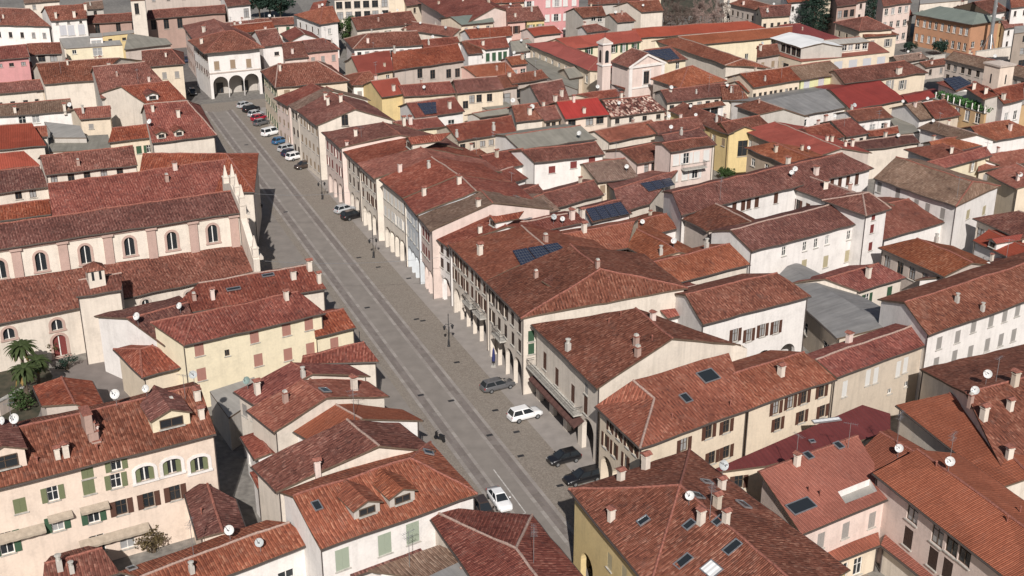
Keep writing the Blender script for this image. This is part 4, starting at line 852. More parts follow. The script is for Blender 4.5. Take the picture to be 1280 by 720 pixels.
G('broad orange-red roof with a line of white chimneys along the piazza edge', (205, 396, 408, 360), (248, 354, 386, 331), 8.2, s=.3, b=.4, roof='red', wall='offwhite', win=0, ch=[(387, 338, 0), (399, 353, 0), (411, 366, 0), (266, 373, 1), (367, 349, 0), (213, 382, 2), (243, 375, 2)], sk=[(335, 345, 1.6, .6), (292, 363, 1.8, .6)], auto=False)
# ---- roofs cut by the lower edge
G('plain red hipped roof at the lower edge beside the marked parking bay', (775, 778, 665, 644), (700, 752, 640, 686), 6.4, s=.32, hip='1', roof='red', wall='offwhite', win=0, auto=False, an=[(667, 704)])
MN('weathered grey tile roof at the lower edge before the twin dormer house', (537, 724, 585, 698), (460, 713, 549, 680), 5.2, s=.28, roof='grey', wall='white', win=0, auto=False, ch=[(478, 718, 4)], an=[(512, 708)])
MN('pale grey sheet roof at the lower edge right of the weathered tile roof', (565, 748, 628, 716), (527, 723, 600, 692), 4.8, s=.2, roof='greysheet', wall='white', win=0, auto=False)
G('small red roof corner at the lower edge between grey roofs and red hip', (585, 745, 640, 728), (575, 712, 632, 694), 4.4, s=.3, roof='red', wall='white', win=0, auto=False)
MN('brown tiled strip roof below the twin dormer house shutters', (440, 722, 530, 690), (432, 710, 522, 680), 3.5, s=.3, roof='dark', wall='white', win=0, auto=False)
FL('low grey plaster roof terrace in the shaded alley beside the pale yellow house', (262, 489, 318, 471, 322, 498, 286, 522), 4.2, wall='grey', roof='concrete', win=0, name='terrace_house')
G('small red lean-to house in the alley beside the peach apartment house', (318, 574, 300, 545), (338, 566, 322, 538), 4.6, s=.35, roof='red', wall='white', win=[('f', 2, [2.4], 'yn')], auto=False)
MN('white balcony house wall with red strip roof in the alley', (322, 610, 338, 604), (312, 590, 330, 584), 4.0, s=.3, roof='red', wall='white', win=0, auto=False)
G('narrow pale pink house with small red roof before the cream hipped house', (359, 133, 342, 122), (402, 111, 390, 104), 8.6, s=.37, roof='red', wall='palepink', win=[('f', 3, 3, 'sc', .8, 1.3)], auto=False)
# ================================================================ the old town behind
# ---- left quarter
NAVE = G('large pale church with arched twin windows, pink pilasters and gabled front on the piazza', (-45, 318, 300, 265), (-60, 290, 288, 237), 13.5, s=.34, roof='brown', wall='palecream', name='church', cat='church', win=0, auto=False, rake=.1,
   aw=[('f', [(0, 337), (51, 327), (107, 318), (162, 308), (215, 301), (266, 292)], 1.35, 2.6, 'w_mauve')]); NAVE_W = HOUSES[-1][1]
MN('x', (-30, 411, 322, 338), (-30, 355, 306, 304), 6.6, s=.34, roof='brown', wall='offwhite', into=NAVE, win=0, auto=False, aw=[('f', [(75, 432)], 1.7, 3.0, 'w_mauve', 'shut_m'), ('f', [(71, 406), (11, 417)], 1.4, 1.5, 'w_mauve'), ('f', [(182, 379), (236, 369)], 1.0, 1.1, 'w_stone')]); AISLE_W = HOUSES[-1][1]
G('x', (95, 371, 152, 362), (98, 350, 152, 342), 9.6, s=.3, b=.6, roof='brown', wall='offwhite', into=NAVE, win=0, auto=False)
G('plain house with big unbroken red roof directly behind the church nave', (66, 275, 300, 240), (60, 232, 290, 197), 9, s=.34, roof='red', wall='cream', win=0, ch=[(219, 212, 1), (209, 227, 2)], di=[(177, 205, 0), (183, 205, 0), (192, 205, 0)], auto=False, b=.8)
G('cream attic-storey house with a row of dark windows and long brown roof', (57, 219, 172, 206), (50, 195, 166, 182), 11.5, roof='brown', wall='offwhite', win=[('f', [(68, 225), (89, 222), (109, 220), (130, 217), (150, 215)], 'dn', 1.0, 1.7)], ch=[(98, 206, 2)], auto=False)
G('dark-roofed house with white air conditioner at the left edge behind the church', (-20, 243, 62, 233), (-25, 216, 49, 207), 9, roof='dark', wall='offwhite', win=[('f', [(23, 243), (41, 241)], 'dn', 1.0, 1.6)], auto=False)
G('low red roof at the left edge just above the church ridge', (-20, 278, 64, 268), (-22, 258, 62, 250), 7, roof='red', wall='offwhite', win=0, auto=False)
G('bright red-roofed house at the left edge below the grey-brown roofs', (-20, 214, 50, 206), (-20, 196, 30, 187), 8, s=.3, roof='bright', wall='offwhite', win=0, auto=False)
G('bright red tile roof at the left edge, topmost of the red roofs there', (-20, 188, 58, 182), (-20, 160, 40, 152), 8, s=.3, roof='bright', wall='offwhite', win=0, auto=False)
G('small orange roof beside the bright red roofs at the left edge', (35, 172, 60, 170), (33, 160, 58, 157), 8, s=.3, roof='orange', wall='offwhite', win=0, auto=False)
G('broad red hipped roof with small chimneys at the piazza edge above the church', (190, 179, 271, 169), (178, 128, 235, 128), 9.4, s=.3, hip='1', roof='red', wall='offwhite', win=0, ch=[(191, 139, 0), (223, 146, 0)], di=[(188, 160, 0)], dm=[(202, 173, 1.6, .9), (224, 170, 1.6, .9)], auto=False)
G('brown-red roof with maroon lower edge left of the broad hipped piazza roof', (135, 178, 194, 171), (140, 160, 192, 155), 8, roof='red', wall='cream', win=[('f', 4, [5.8], 'go')], auto=False)
G('red roof beside the street with its eave above the church front pinnacles', (170, 240, 318, 240), (175, 200, 285, 184), 9.3, s=.3, roof='red', wall='offwhite', win=0, hip='1', auto=False, b=.5)
G('brown hipped roof with arched dormer, next one up the street from the broad red roof', (183, 130, 233, 124), (150, 106, 212, 103), 9.2, s=.3, hip='1', roof='red', wall='offwhite', win=0, dm=[(191, 125, 2.2, 1.0, 'white')], auto=False)
G('cream house with narrow end wall facing the street mouth and dark red roof', (178, 84, 231, 80), (176, 61, 215, 64), 9.6, s=.28, hip='1', roof='dark', wall='cream', win=[('f', 3, 2, 'yc')])
G('long brown roof with bluish guttered wall, mid left above the walled yard', (55, 105, 118, 100), (45, 80, 150, 71), 9, s=.28, roof='brown', wall='offwhite', win=0)
G('rusty roof with grey plaster gable and scaffold netting', (126, 123, 215, 113), (118, 90, 178, 71), 8.5, s=.25, roof='brown', wall='grey', win=0)
G('cream walled house with two dark windows under the rusty gabled roof', (45, 114, 120, 106), (45, 108, 118, 101), 7, roof='brown', wall='cream', win=[('f', [(89, 119), (109, 120)], 'dn', 1.2, 2.0)], auto=False)
G('grey-brown roof with white dishes at the left, below the cream yard wall', (-10, 146, 92, 138), (-10, 132, 88, 123), 6.5, s=.25, roof='grey', wall='white', win=[('f', [(28, 150), (45, 149)], 'yn', 1.4, 1.6)], di=[(88, 138, 0)], ch=[(19, 140, 0), (81, 138, 0)], auto=False)
G('orange-brown roof on cream house with one small square window', (100, 149, 139, 146), (92, 136, 138, 132), 7.5, roof='orange', wall='cream', win=[('f', [(114, 158)], 'yc', .9, 1.0)], auto=False, ch=[(104, 141, 4)])
FL('grey walled flat-roofed house left of the small cream house', (55, 152, 100, 157, 108, 172, 68, 172), 7, wall='grey', roof='concrete', win=0)
FL('flat concrete roof between left red roofs and the attic-storey house', (60, 172, 135, 168, 140, 186, 62, 190), 6, wall='offwhite', roof='fibre', win=0)
G('pink house with triple arched loggia at the left edge', (-10, 75, 37, 71), (-10, 58, 33, 57), 10.5, roof='red', wall='rose', win=[('f', 3, [9], 'dn', 1, .8)], auto=False)
MN('lower pink loggia wing with three dark arches at the left edge', (-10, 87, 41, 83), (-10, 80, 39, 77), 7.0, roof='red', wall='rose', win=0, arc=[('f', 5, 2.6, 6.3)], auto=False)
G('brown roof below the pink loggia at the left edge', (-12, 118, 55, 112), (-12, 104, 52, 99), 7.2, roof='brown', wall='offwhite', win=[('f', 4, [4.5], 'dn')], auto=False)
G('brown-roofed house with grey wall and dark doors right of the pink house', (37, 69, 78, 67), (33, 56, 75, 52), 9, roof='brown', wall='grey', win=[('f', [(52, 72), (67, 72)], 'dn', 1.6, 2.0)], auto=False)
G('large brown hipped roof in the top left corner', (-25, 31, 64, 33), (-25, 13, 40, 7), 9, s=.3, roof='brown', wall='white', win=[('f', 6, [6.5], 'dn')])
MN('red lean-to strip roof on low white house, top left', (-10, 45, 47, 41), (-10, 38, 45, 35), 6.0, roof='red', wall='white', win=[('f', 4, [3.5], 'yn')], auto=False)
FL('open-fronted white porch right of the red lean-to, top left', (47, 43, 68, 42, 66, 36, 46, 37), 6.0, wall='white', roof='concrete', win=[('f', 2, [3], 'dn', 2.5, 2.5)])
G('tall white house with three arched windows and flat brown roof, top left', (63, 26, 109, 23), (55, 8, 107, 6), 10.5, s=.25, roof='brown', wall='white', win=[('f', [(79, 38), (89, 38), (102, 37)], 'uc', 1.6, 2.6), ('f', 3, [9.6], 'dn', .7, .6)], auto=False, ch=[(107, 12, 0), (93, 21, 0), (70, 22, 0)])
FL('white terrace house with planted roof terrace below the tall white house', (74, 48, 112, 45, 112, 57, 80, 60), 7.5, wall='offwhite', roof='concrete', win=[('f', 3, [5.5], 'dn')])
FL('cream flat-roofed house with two triple windows, upper left', (82, 61, 153, 56, 150, 50, 82, 54), 8.0, wall='paleyellow', roof='concrete', win=[('f', [(122, 64)], 'yn', 2.2, 2.2), ('f', [(136, 63)], 'yn', 3.6, 2.2), ('f', [(93, 65)], 'yn', 1, 1)])
FL('small white box room with three-light window above the cream flat-roofed house', (112, 47, 128, 46, 127, 41, 112, 42), 9.5, wall='white', roof='concrete', win=[('f', 1, [8.2], 'yn', 2.4, 1)])
FL('long bright yellow wall of flat-roofed building before the brick church range', (128, 45, 180, 40, 178, 36, 128, 41), 6.5, wall='yellow', roof='concrete', win=[('f', 3, [5.2], 'dn', 1, .7)])
MN('large pale blank wall with grey fibre roof above the cream street house', (155, 62, 215, 55), (160, 42, 208, 48), 7.5, s=.15, wall='stone', roof='fibre', win=0, auto=False)
BK = G('long old brick church range with dark slit windows, top left', (182, 24, 282, 16), (184, 12, 282, 7), 8.5, s=.3, roof='brown', wall='brick', name='church_range', cat='church', win=[('f', [(192, 31), (208, 30), (225, 29)], 'dD', 1.4, 2.6)], auto=False)
G('x', (108, 30, 165, 26), (108, 19, 165, 17), 8, s=.3, roof='brown', wall='brick', into=BK, win=[('f', [(122, 36), (148, 34)], 'dD', 1.2, 2.4)], auto=False)
GT = FL('white bell gate with arched doorway and open belfry, top left', (163, 1, 181, 0, 180, -6, 164, -5), 15.0, wall='offwhite', roof='brown', name='bell_gate', cat='gate tower', win=[('f', [(171, 11)], 'dD', 1.1, 2.8)], arc=[('f', 1, 3.4, 4.6)])
FL('pale church transept wall at the top edge behind brick range', (180, -14, 276, -20, 280, -30, 180, -30), 13, wall='stone', roof='concrete', win=[('f', 5, [6, 10], 'dn')], name='church_range', cat='church')
G('white house with two windows at the top, right end of the brick range', (284, 8, 314, 5), (278, -6, 306, -8), 10, s=.3, roof='dark', wall='white', win=[('f', [(289, 18), (308, 16)], 'dn', 1.5, 2.4)], auto=False)
G('low brown roof below white end house of brick range', (283, 36, 324, 32), (280, 28, 322, 25), 6, roof='brown', wall='offwhite', win=0)
TH = G('white town hall with arcade of tall arches and deep-eaved brown roof closing the piazza', (255, 67, 331, 60), (282, 39, 292, 38), 10.8, s=.34, hip='01', roof='brown', wall='white', name='town_hall', cat='town hall', o=1.0,
   arc=[('f', 3, 3.5, 5.0, .6)], win=[('f', [(271, 82), (291, 80), (311, 79)], 'sc', 1.2, 2.0), ('f', [(270, 76), (290, 74), (310, 73)], 'sc', .9, .7), ('0', 6, 3, 'bo')], ch=[(252, 55, 0)], auto=False, band=[('f', 5.9, .25, .15, 'w_stone')])
G('x', (254, 66, 228, 32), (292, 42, 262, 26), 10.2, s=.3, roof='brown', wall='palepink', into=TH, win=[('f', 8, 3, 'bo')], auto=False, ch=[(255, 40, 0)])
G('roof with pale chimneys behind town hall roof', (275, 44, 345, 37), (270, 33, 340, 27), 9, roof='red', wall='offwhite', win=0)
# ---- top centre
G('long thin brown roof at the top beside the road', (318, 33, 368, 30), (318, 23, 367, 21), 6, roof='brown', wall='offwhite')
G('brown-roofed white house with two small windows right of the town hall', (328, 58, 355, 55), (318, 38, 346, 36), 9, s=.3, roof='brown', wall='white', win=[('f', [(346, 67), (346, 71)], 'dn', 1.2, .9)])
G('small dark red roof left of the pink-walled house', (355, 74, 386, 71), (352, 54, 378, 52), 7.5, s=.3, roof='dark', wall='palepink', win=0)
G('pink-walled house with grey shutters and brown hipped roof', (384, 66, 425, 61), (379, 52, 403, 47), 8.5, s=.3, hip='1', roof='dark', wall='pink', win=[('f', 3, 2, 'yc')])
G('little house with bright white gable above the pink-walled house', (362, 52, 350, 42), (380, 42, 370, 33), 9.5, s=.4, roof='red', wall='white', win=0, auto=False)
G('orange-tiled house with white end beside the curving road', (400, 30, 425, 27), (404, 9, 416, 7), 9.5, s=.3, hip='01', roof='orange', wall='white', win=[('f', 1, 2, 'yn'), ('0', 4, 2, 'dn')], auto=False)
G('plain beige-gabled house behind the orange-tiled road house', (384, 18, 405, 14), (392, 4, 408, 0), 10, s=.3, roof='red', wall='beige', win=0)
FL('large white factory building with window rows at the top edge', (418, 0, 486, -3, 486, -10, 420, -8), 9, wall='offwhite', roof='concrete', name='factory', cat='factory', win=[('f', 6, 3, 'dn', 1.8, 2.0)])
FL('cream blank building right of the white factory', (486, -1, 508, -2, 508, -8, 486, -7), 8.5, wall='cream', roof='concrete', name='factory', cat='factory', win=0)
G('long brown roof in front of the white factory', (446, 38, 523, 29), (438, 21, 515, 15), 7.5, s=.25, roof='brown', wall='offwhite')
G('second long brown roof, below the factory roofs', (484, 33, 565, 46), (500, 24, 575, 36), 6.5, s=.25, roof='brown', wall='offwhite', win=0)
G('white house with row of small attic windows and large brown roof, top centre', (441, 61, 529, 56), (460, 43, 521, 37), 8.5, s=.25, hip='0', roof='brown', wall='white', win=[('f', 8, [7.0], 'dn', 1.0, 1.1)])
G('red roof tucked behind the stone-walled long house', (528, 60, 576, 55), (526, 50, 572, 46), 7.5, roof='red', wall='white', win=0)
LS = G('long house with old stone wall, tall dark windows and straight brown ridge', (492, 88, 581, 75), (488, 64, 574, 56), 10.0, s=.3, roof='red', wall='stone', win=[('f', [(525, 92), (541, 93), (561, 92), (572, 91)], 'dn', 1.3, 2.0)], auto=False, ch=[(493, 66, 4)])
G('bright maroon-red roof left of the long stone-walled house', (450, 95, 492, 88), (438, 70, 488, 64), 8.4, s=.25, roof='bright', wall='cream', win=[('f', 3, [6.8], 'yn')])
G('yellow-walled house with bright red roof and potted terrace', (477, 121, 506, 117), (463, 101, 497, 97), 8.6, s=.28, roof='bright', wall='yellow', win=0, auto=False, ch=[(492, 113, 0)])
G('grey-white house with brown pyramid roof left of the yellow-walled house', (440, 107, 476, 104), (455, 90, 462, 89), 9, s=.28, hip='01', roof='brown', wall='white', win=[('f', 2, 2, 'yc')])
G('long red roof behind the solar house', (505, 121, 570, 116), (498, 106, 563, 103), 8.4, s=.28, roof='red', wall='cream', win=0)
G('cream house with brown shutters and square windows right of the tall plaster chimney wall', (571, 117, 631, 111), (566, 99, 622, 96), 9.0, s=.28, roof='brown', wall='cream', win=[('f', [(590, 124), (599, 123), (612, 122), (582, 131)], 'bn', 1.2, 1.6)], auto=False)
G('white house with blue solar array on red roof', (519, 147, 581, 139), (508, 129, 568, 121), 8.0, s=.28, roof='red', wall='white', win=[('f', 2, [5.5], 'un', 1.4, 2)], so=[(531, 143, 521, 129, 545, 127, 546, 141, 3, 4)], ch=[(562, 135, 0)], auto=False)
G('red roof with two pale chimneys in front of the solar house', (522, 162, 557, 158), (488, 153, 546, 145), 8, s=.28, roof='red', wall='paleyellow', win=0, ch=[(505, 156, 0), (513, 155, 1)], auto=False)
G('row house roof in three colours of red above grey courtyard wall', (573, 176, 646, 165), (557, 156, 640, 146), 8.2, s=.28, roof='red', wall='beige', win=[('f', 6, [6.8], 'bn', 1.1, 1.1)], ch=[(571, 171, 4), (617, 163, 4)])
FL('slate-grey flat roof below the cream house with brown shutters', (596, 131, 611, 138, 642, 133, 628, 124), 5.5, wall='grey', roof='fibre', win=0)
G('small house with grey tin lean-to roof, mid centre', (600, 147, 645, 140), (590, 141, 640, 134), 5, s=.2, roof='fibre', wall='grey', win=0, auto=False)
G('long pink-brick warehouse with deep shadowed eave at the top', (577, 33, 522, 0), (620, 8, 568, -16), 8.5, s=.25, roof='red', wall='palepink', name='warehouse', cat='warehouse', win=0, o=.9, b=.6)
G('house with broad grey roof beside the pink-brick warehouse', (577, 31, 618, 27), (564, 22, 612, 15), 9, s=.25, roof='greensheet', wall='cream', win=[('f', 3, [7.3], 'yn')])
G('low red roof below the broad grey roof, top centre', (588, 48, 641, 44), (580, 36, 638, 34), 7, s=.25, roof='red', wall='white', win=0)
G('white house with dark green shutters under red roof, top centre', (607, 62, 637, 59), (580, 50, 633, 47), 8.5, s=.28, roof='red', wall='white', win=[('f', 4, [6.5], 'gc', 1.0, 2.0)])
G('small brown roof with whitewashed blank wall beside green-shuttered house', (585, 68, 604, 66), (577, 53, 597, 51), 8, s=.3, roof='brown', wall='white', win=0)
G('tiny pyramid roof behind the row of red roofs, centre', (597, 97, 645, 92), (578, 82, 632, 78), 7, s=.25, roof='orange', wall='pink', win=0)
G('dark brown roof with wide shaded opening, left of the pale gable house', (612, 113, 648, 108), (620, 95, 640, 92), 8.5, s=.25, roof='brown', wall='stone', win=[('f', 1, [6], 'dn', 3, 2.5)])
G('pink house with white windows under brown roof', (634, 28, 658, 26), (632, 10, 652, 9), 9, s=.28, roof='brown', wall='pink', win=[('f', 3, [6.8], 'bo', 1, 2)])
G('yellow house with olive shutters under brown roof', (658, 26, 682, 24), (652, 9, 673, 8), 9, s=.28, roof='brown', wall='yellow', win=[('f', 2, [6.8], 'oo', 1.1, 2)])
FL('rose-red building with white windows at the top edge', (656, -3, 724, -7, 724, -14, 656, -10), 12, wall='rose', roof='concrete', win=[('f', 6, 3, 'wc', 1.4, 2)], cat='building', name='building')
G('white house with plain grey gable and row of small windows, top centre right', (729, 22, 758, 20), (717, 10, 753, 8), 9, s=.28, roof='brown', wall='grey', win=[('f', [(732, 24), (742, 23), (750, 24)], 'yn', 1.3, 1.5)])
G('white house with grey gable beside the bare trees', (802, 15, 830, 13), (784, 2, 824, 0), 9.5, s=.28, roof='brown', wall='offwhite', win=[('f', 2, [5], 'dn', 3.0, 2)])
G('brown roof with dark verge beside the grey-gabled house, top centre right', (772, 28, 795, 26), (762, 18, 782, 15), 7.5, s=.28, roof='brown', wall='grey', win=0)
G('low white-walled house with brown roof behind the convent', (734, 41, 763, 37), (727, 32, 747, 30), 7.5, s=.28, roof='brown', wall='white', win=0)
G('pale pink house with maroon roof left of the convent', (668, 45, 703, 41), (659, 36, 692, 31), 7.5, s=.28, roof='bright', wall='palepink', win=0, auto=False)
G('brown roofs row at the top edge above the grey-gabled house', (735, 6, 800, 2), (735, -4, 795, -7), 8, s=.28, roof='brown', wall='grey', win=0)
G('brown roof with pale pots at the top edge, left of the rose-red building', (570, 6, 660, 2), (565, -8, 650, -10), 9, s=.28, roof='red', wall='cream', win=[('f', 5, [7], 'dn')])
G('brown-red roof cluster house above green-shuttered white house', (600, 22, 660, 16), (596, 10, 650, 5), 8, s=.28, roof='brown', wall='offwhite', win=0)
# ---- convent and chapel
CV = G('convent with long bright red wings, cream walls and green shutters', (735, 88, 659, 55), (748, 74, 692, 50), 7.5, s=.28, hip='0', roof='bright', wall='cream', name='convent', cat='convent', win=[('f', 9, [5.2], 'wn', 1.2, 1.8)], auto=False, b=.7)
G('x', (715, 61, 803, 51), (694, 48, 795, 38), 8.0, s=.25, roof='bright', wall='paleyellow', into=CV, win=[('f', [(736, 63), (743, 62), (767, 61), (780, 60), (788, 60), (794, 59)], 'go', 1.1, 2)], auto=False)
G('x', (906, 81, 820, 51), (928, 74, 850, 46), 8.0, s=.22, hip='0', roof='orange', wall='offwhite', into=CV, win=[('f', 9, [2.5], 'yn', 1, 1.2), ('0', 1, [3], 'yn', 1, 3)], auto=False, b=.8)
G('x', (880, 55, 990, 45), (848, 46, 990, 32), 8.0, s=.22, roof='terracotta', wall='paleyellow', into=CV, win=[('f', 3, [3], 'un', 1, 3)], auto=False)
G('x', (790, 48, 960, 36), (790, 36, 935, 26), 7.0, s=.2, roof='bright', wall='cream', into=CV, win=0, auto=False)
G('brown pyramid-roofed house with deep eave beside the chapel front', (850, 110, 909, 101), (860, 83, 866, 83), 8, s=.55, hip='01', roof='orange', wall='stone', win=0, auto=False)
G('long brown roof of house below the pyramid roof', (834, 128, 903, 120), (826, 113, 905, 103), 7.5, s=.25, roof='brown', wall='offwhite', win=[('f', 6, [6.3], 'dn', 1.1, .8)])
G('brown roof wing right of long roof below the pyramid roof', (903, 124, 937, 124), (900, 106, 925, 108), 7.2, s=.25, roof='brown', wall='offwhite', win=0)
G('cream house with dark red roof and twin windows, right of the pyramid roof', (935, 115, 962, 111), (920, 102, 943, 97), 8.2, s=.28, roof='red', wall='cream', win=[('f', 2, [6.2], 'dn', 1.8, 1.2)])
G('grey plastered gable house below the cream twin-window house', (948, 143, 918, 132), (980, 136, 947, 124), 8, s=.25, roof='brown', wall='grey', win=0)
MN('white house with wide dark windows and narrow brown roof', (870, 136, 907, 131), (862, 132, 902, 126), 7, roof='brown', wall='white', win=[('f', [(883, 141), (893, 139), (901, 138)], 'dn', 1.8, 1.6)], auto=False)
G('yellow corner house with brown angled roof, left of the tan house', (910, 168, 835, 138), (935, 156, 850, 130), 8, s=.25, roof='brown', wall='yellow', win=[('f', 6, [6], 'sc'), ('0', 1, [5], 'dn', 2.0, 3)])
G('yellow-walled roof wing above white palazzo roofs', (910, 168, 965, 158), (900, 152, 950, 145), 8, s=.25, roof='brown', wall='yellow', win=[('f', [(921, 175)], 'dn', 2.2, 3)], auto=False)
G('orange roof in front of yellow-walled wing', (1012, 199, 928, 163), (1048, 187, 972, 150), 8, s=.22, roof='bright', wall='stone', win=[('f', 6, [6], 'wn', 1, 1.4)])
G('tan house with grey windows beside yellow wall', (1000, 213, 930, 184), (1032, 203, 965, 178), 8.5, s=.2, roof='orange', wall='tan', win=[('f', 4, [3.5, 6.3], 'yn', 1.1, 1.4)])
G('brown roof with three pale chimneys below the speckled roof', (826, 170, 882, 161), (808, 152, 875, 147), 7.5, s=.25, roof='brown', wall='offwhite', win=0)
G('purple-brown roof with white parapet ridge line', (838, 192, 896, 180), (826, 168, 876, 161), 8, s=.28, roof='dark', wall='offwhite', win=0)
G('orange-brown mottled roof behind the pink balcony house', (762, 178, 832, 165), (742, 162, 815, 151), 7.5, s=.25, roof='orange', wall='offwhite', win=0)
SP = G('house with black and white speckled tile roof below the chapel', (764, 146, 834, 138), (753, 126, 812, 119), 7.2, s=.25, roof='speckled', wall='offwhite', win=[('f', 4, [6], 'dn', 1, 1)])
G('second speckled tile strip roof, just below the larger speckled roof', (786, 149, 834, 144), (776, 142, 830, 136), 5.5, s=.25, roof='speckled', wall='redbrick', win=0, auto=False)
G('peach house with flat scarlet roof', (707, 149, 762, 143), (697, 129, 745, 120), 8.4, s=.2, roof='scarlet', wall='peach', win=[('f', [(715, 153), (722, 153), (737, 152), (750, 150)], 'bn', 1.6, 1.5)], ridge=True, auto=False, ch=[(730, 141, 0), (717, 127, 1)])
G('brown roof with dish left of the scarlet roof', (681, 151, 707, 147), (668, 136, 699, 131), 7.8, s=.25, roof='brown', wall='beige', win=[('f', 3, [6.4], 'dn')])
G('brown-roofed house with rough grey gable', (677, 133, 713, 126), (660, 104, 705, 101), 8.6, s=.28, roof='brown', wall='grey', win=0, ch=[(702, 120, 0), (694, 127, 0)], auto=False)
G('long brown roof behind the scarlet roof', (745, 124, 781, 119), (720, 117, 771, 112), 7.5, s=.2, roof='red', wall='beige', win=0)
G('rusty roof with white chimneys and clothes line, left of brown roof with dish', (645, 152, 682, 148), (640, 133, 672, 128), 8, s=.25, roof='brown', wall='offwhite', win=0, di=[(641, 133, 0), (665, 141, 0)], ch=[(662, 143, 0)], auto=False)
G('small dark roof left of the grey gable house', (640, 105, 686, 97), (632, 93, 679, 89), 9, s=.25, roof='brown', wall='stone', win=[('f', 2, [6.5], 'dn', 2, 1.8)])
G('flat grey sheet roof at the left edge of the convent', (640, 66, 673, 62), (638, 52, 660, 48), 6, s=.15, roof='fibre', wall='white', win=[('f', 1, [4.6], 'yn')])
G('small salmon-walled house with orange roof, left of convent', (640, 82, 660, 79), (632, 72, 652, 69), 8, s=.28, roof='orange', wall='pink', win=[('f', 2, [6], 'mn', 1.4, 1.6)])
FL('large concrete flat roof below the convent wing', (655, 73, 672, 71, 725, 90, 722, 112, 690, 100), 5, wall='grey', roof='fibre', win=0)
G('small dark-roofed store between concrete flat roof and chapel tower', (712, 98, 738, 94), (705, 86, 728, 82), 5.5, s=.2, roof='fibre', wall='beige', win=0, auto=False)
G('long grey sheet-roofed hall in the middle of the town', (650, 187, 746, 173), (632, 170, 725, 156), 8, s=.2, roof='fibre', wall='white', win=[('f', 3, [6.6], 'un', 1.8, 1.2)], auto=False, di=[(724, 174, 0)])
WH = G('white house with brown roof and single red-brown shutter, mid town', (612, 214, 669, 203), (600, 194, 655, 186), 8.6, s=.28, roof='red', wall='white', win=0)
G('x', (668, 203, 756, 193), (652, 188, 745, 177), 10, s=.28, roof='brown', wall='white', into=WH, win=[('f', [(690, 212), (740, 199), (717, 206)], 'mc', 1.2, 1.2)], auto=False)
G('stepped white house with terrace behind the cream piazza row', (560, 207, 615, 195), (552, 196, 600, 186), 9, s=.25, roof='brown', wall='white', win=[('f', 3, [7.6], 'dn', 1.4, 1.4)])
G('roof with plant-filled white terrace beside the pale blue arcaded house', (625, 232, 660, 222), (598, 221, 640, 208), 8, s=.25, roof='red', wall='white', win=0)
G('brown roof with shaded white wall below the white house with red-brown shutter', (694, 260, 755, 243), (676, 240, 745, 227), 7.5, s=.28, roof='brown', wall='offwhite', win=0)
G('gabled brown roof with grey shuttered front left of shaded roof', (672, 258, 690, 252), (640, 242, 672, 230), 7.5, s=.28, roof='brown', wall='stone', win=[('f', 2, 2, 'yc')])
G('mottled dark roof beside the pink balcony house', (747, 228, 798, 221), (730, 206, 780, 196), 7.5, s=.28, roof='grey', wall='cream', win=[('f', 4, [6], 'sc')])
G('cream house with three narrow brown windows left of the pink balcony house', (797, 205, 838, 197), (775, 187, 826, 178), 9, s=.28, roof='brown', wall='palepink', win=[('f', [(808, 211), (817, 210), (829, 207)], 'bn', 1.0, 1.8), ('f', [(811, 221), (822, 220)], 'bn', 1.0, 1.4)], auto=False)
G('pink house with single balcony and narrow brown roof', (839, 189, 893, 181), (828, 179, 884, 170), 12, s=.28, roof='brown', wall='palepink', win=[('f', 4, [4, 7.4, 10.2], 'wc', 1.2, 1.9)], bal=[('f', 865, 209, 4.5, 1.2)], auto=False)
G('red roof with black solar sheet left of the white palazzo', (775, 266, 812, 254), (760, 232, 855, 216), 7, s=.25, roof='brown', wall='offwhite', win=0, so=[(811, 239, 800, 229, 838, 222, 844, 231, 4, 3)], auto=False)
G('low house with tilted rows of solar panels', (740, 278, 790, 266), (730, 260, 775, 250), 8, s=.3, roof='brown', wall='white', win=0, so=[(741, 276, 732, 261, 776, 252, 787, 267, 6, 4)], auto=False)
G('long roof with white parapet, dishes and skylight, below the tilted solar panels', (640, 297, 735, 277), (625, 284, 720, 264), 9.4, s=.25, roof='red', wall='white', win=0, di=[(692, 280, 2), (703, 281)], ch=[(715, 274, 1), (728, 271, 0)], sk=[(655, 275, 2, 1.5)], auto=False)
G('white-walled roof with rooftop skylight frame left of the tilted solar panels', (640, 280, 700, 262), (622, 258, 680, 244), 8.2, s=.25, roof='grey', wall='white', win=0)
G('low brown infill roof between solar rows and white palazzo', (790, 300, 848, 284), (776, 280, 835, 268), 6.5, s=.25, roof='orange', wall='white', win=0)
# ---- right quarter
LG = G('lime-green building with tall pale shutters and brown roof', (1002, 100, 1056, 92), (986, 83, 1038, 76), 9.5, s=.28, roof='grey', wall='lime', win=[('f', [(1008, 109), (1026, 106), (1041, 104)], 'uc', 1.6, 4.6)], auto=False)
G('cream house with close-set dark windows, left of the lime-green building', (942, 109, 1002, 100), (925, 92, 986, 83), 9.5, s=.28, roof='red', wall='cream', win=[('f', 9, [7], 'dn', .8, 2)])
G('long cream house with two twin windows, right of the lime-green building', (1056, 105, 1161, 90), (1042, 88, 1131, 76), 9, s=.28, roof='brown', wall='cream', win=[('f', [(1128, 106), (1136, 105), (1112, 106)], 'yo', 1.1, 2)], auto=False, ch=[(1122, 92, 0), (1125, 91, 0)])
G('broad grey sheet-roofed hall with white wall, upper right', (981, 149, 1062, 133), (944, 126, 1037, 112), 7, s=.18, roof='greysheet', wall='white', name='hall', cat='hall', win=[('f', [(990, 156), (1005, 154)], 'yn', 1.6, 1.4)], auto=False)
G('hall with broad plain red sheet roof, upper right', (1064, 137, 1132, 124), (1037, 112, 1101, 101), 7.2, s=.18, roof='redsheet', wall='cream', name='hall', cat='hall', win=0, auto=False)
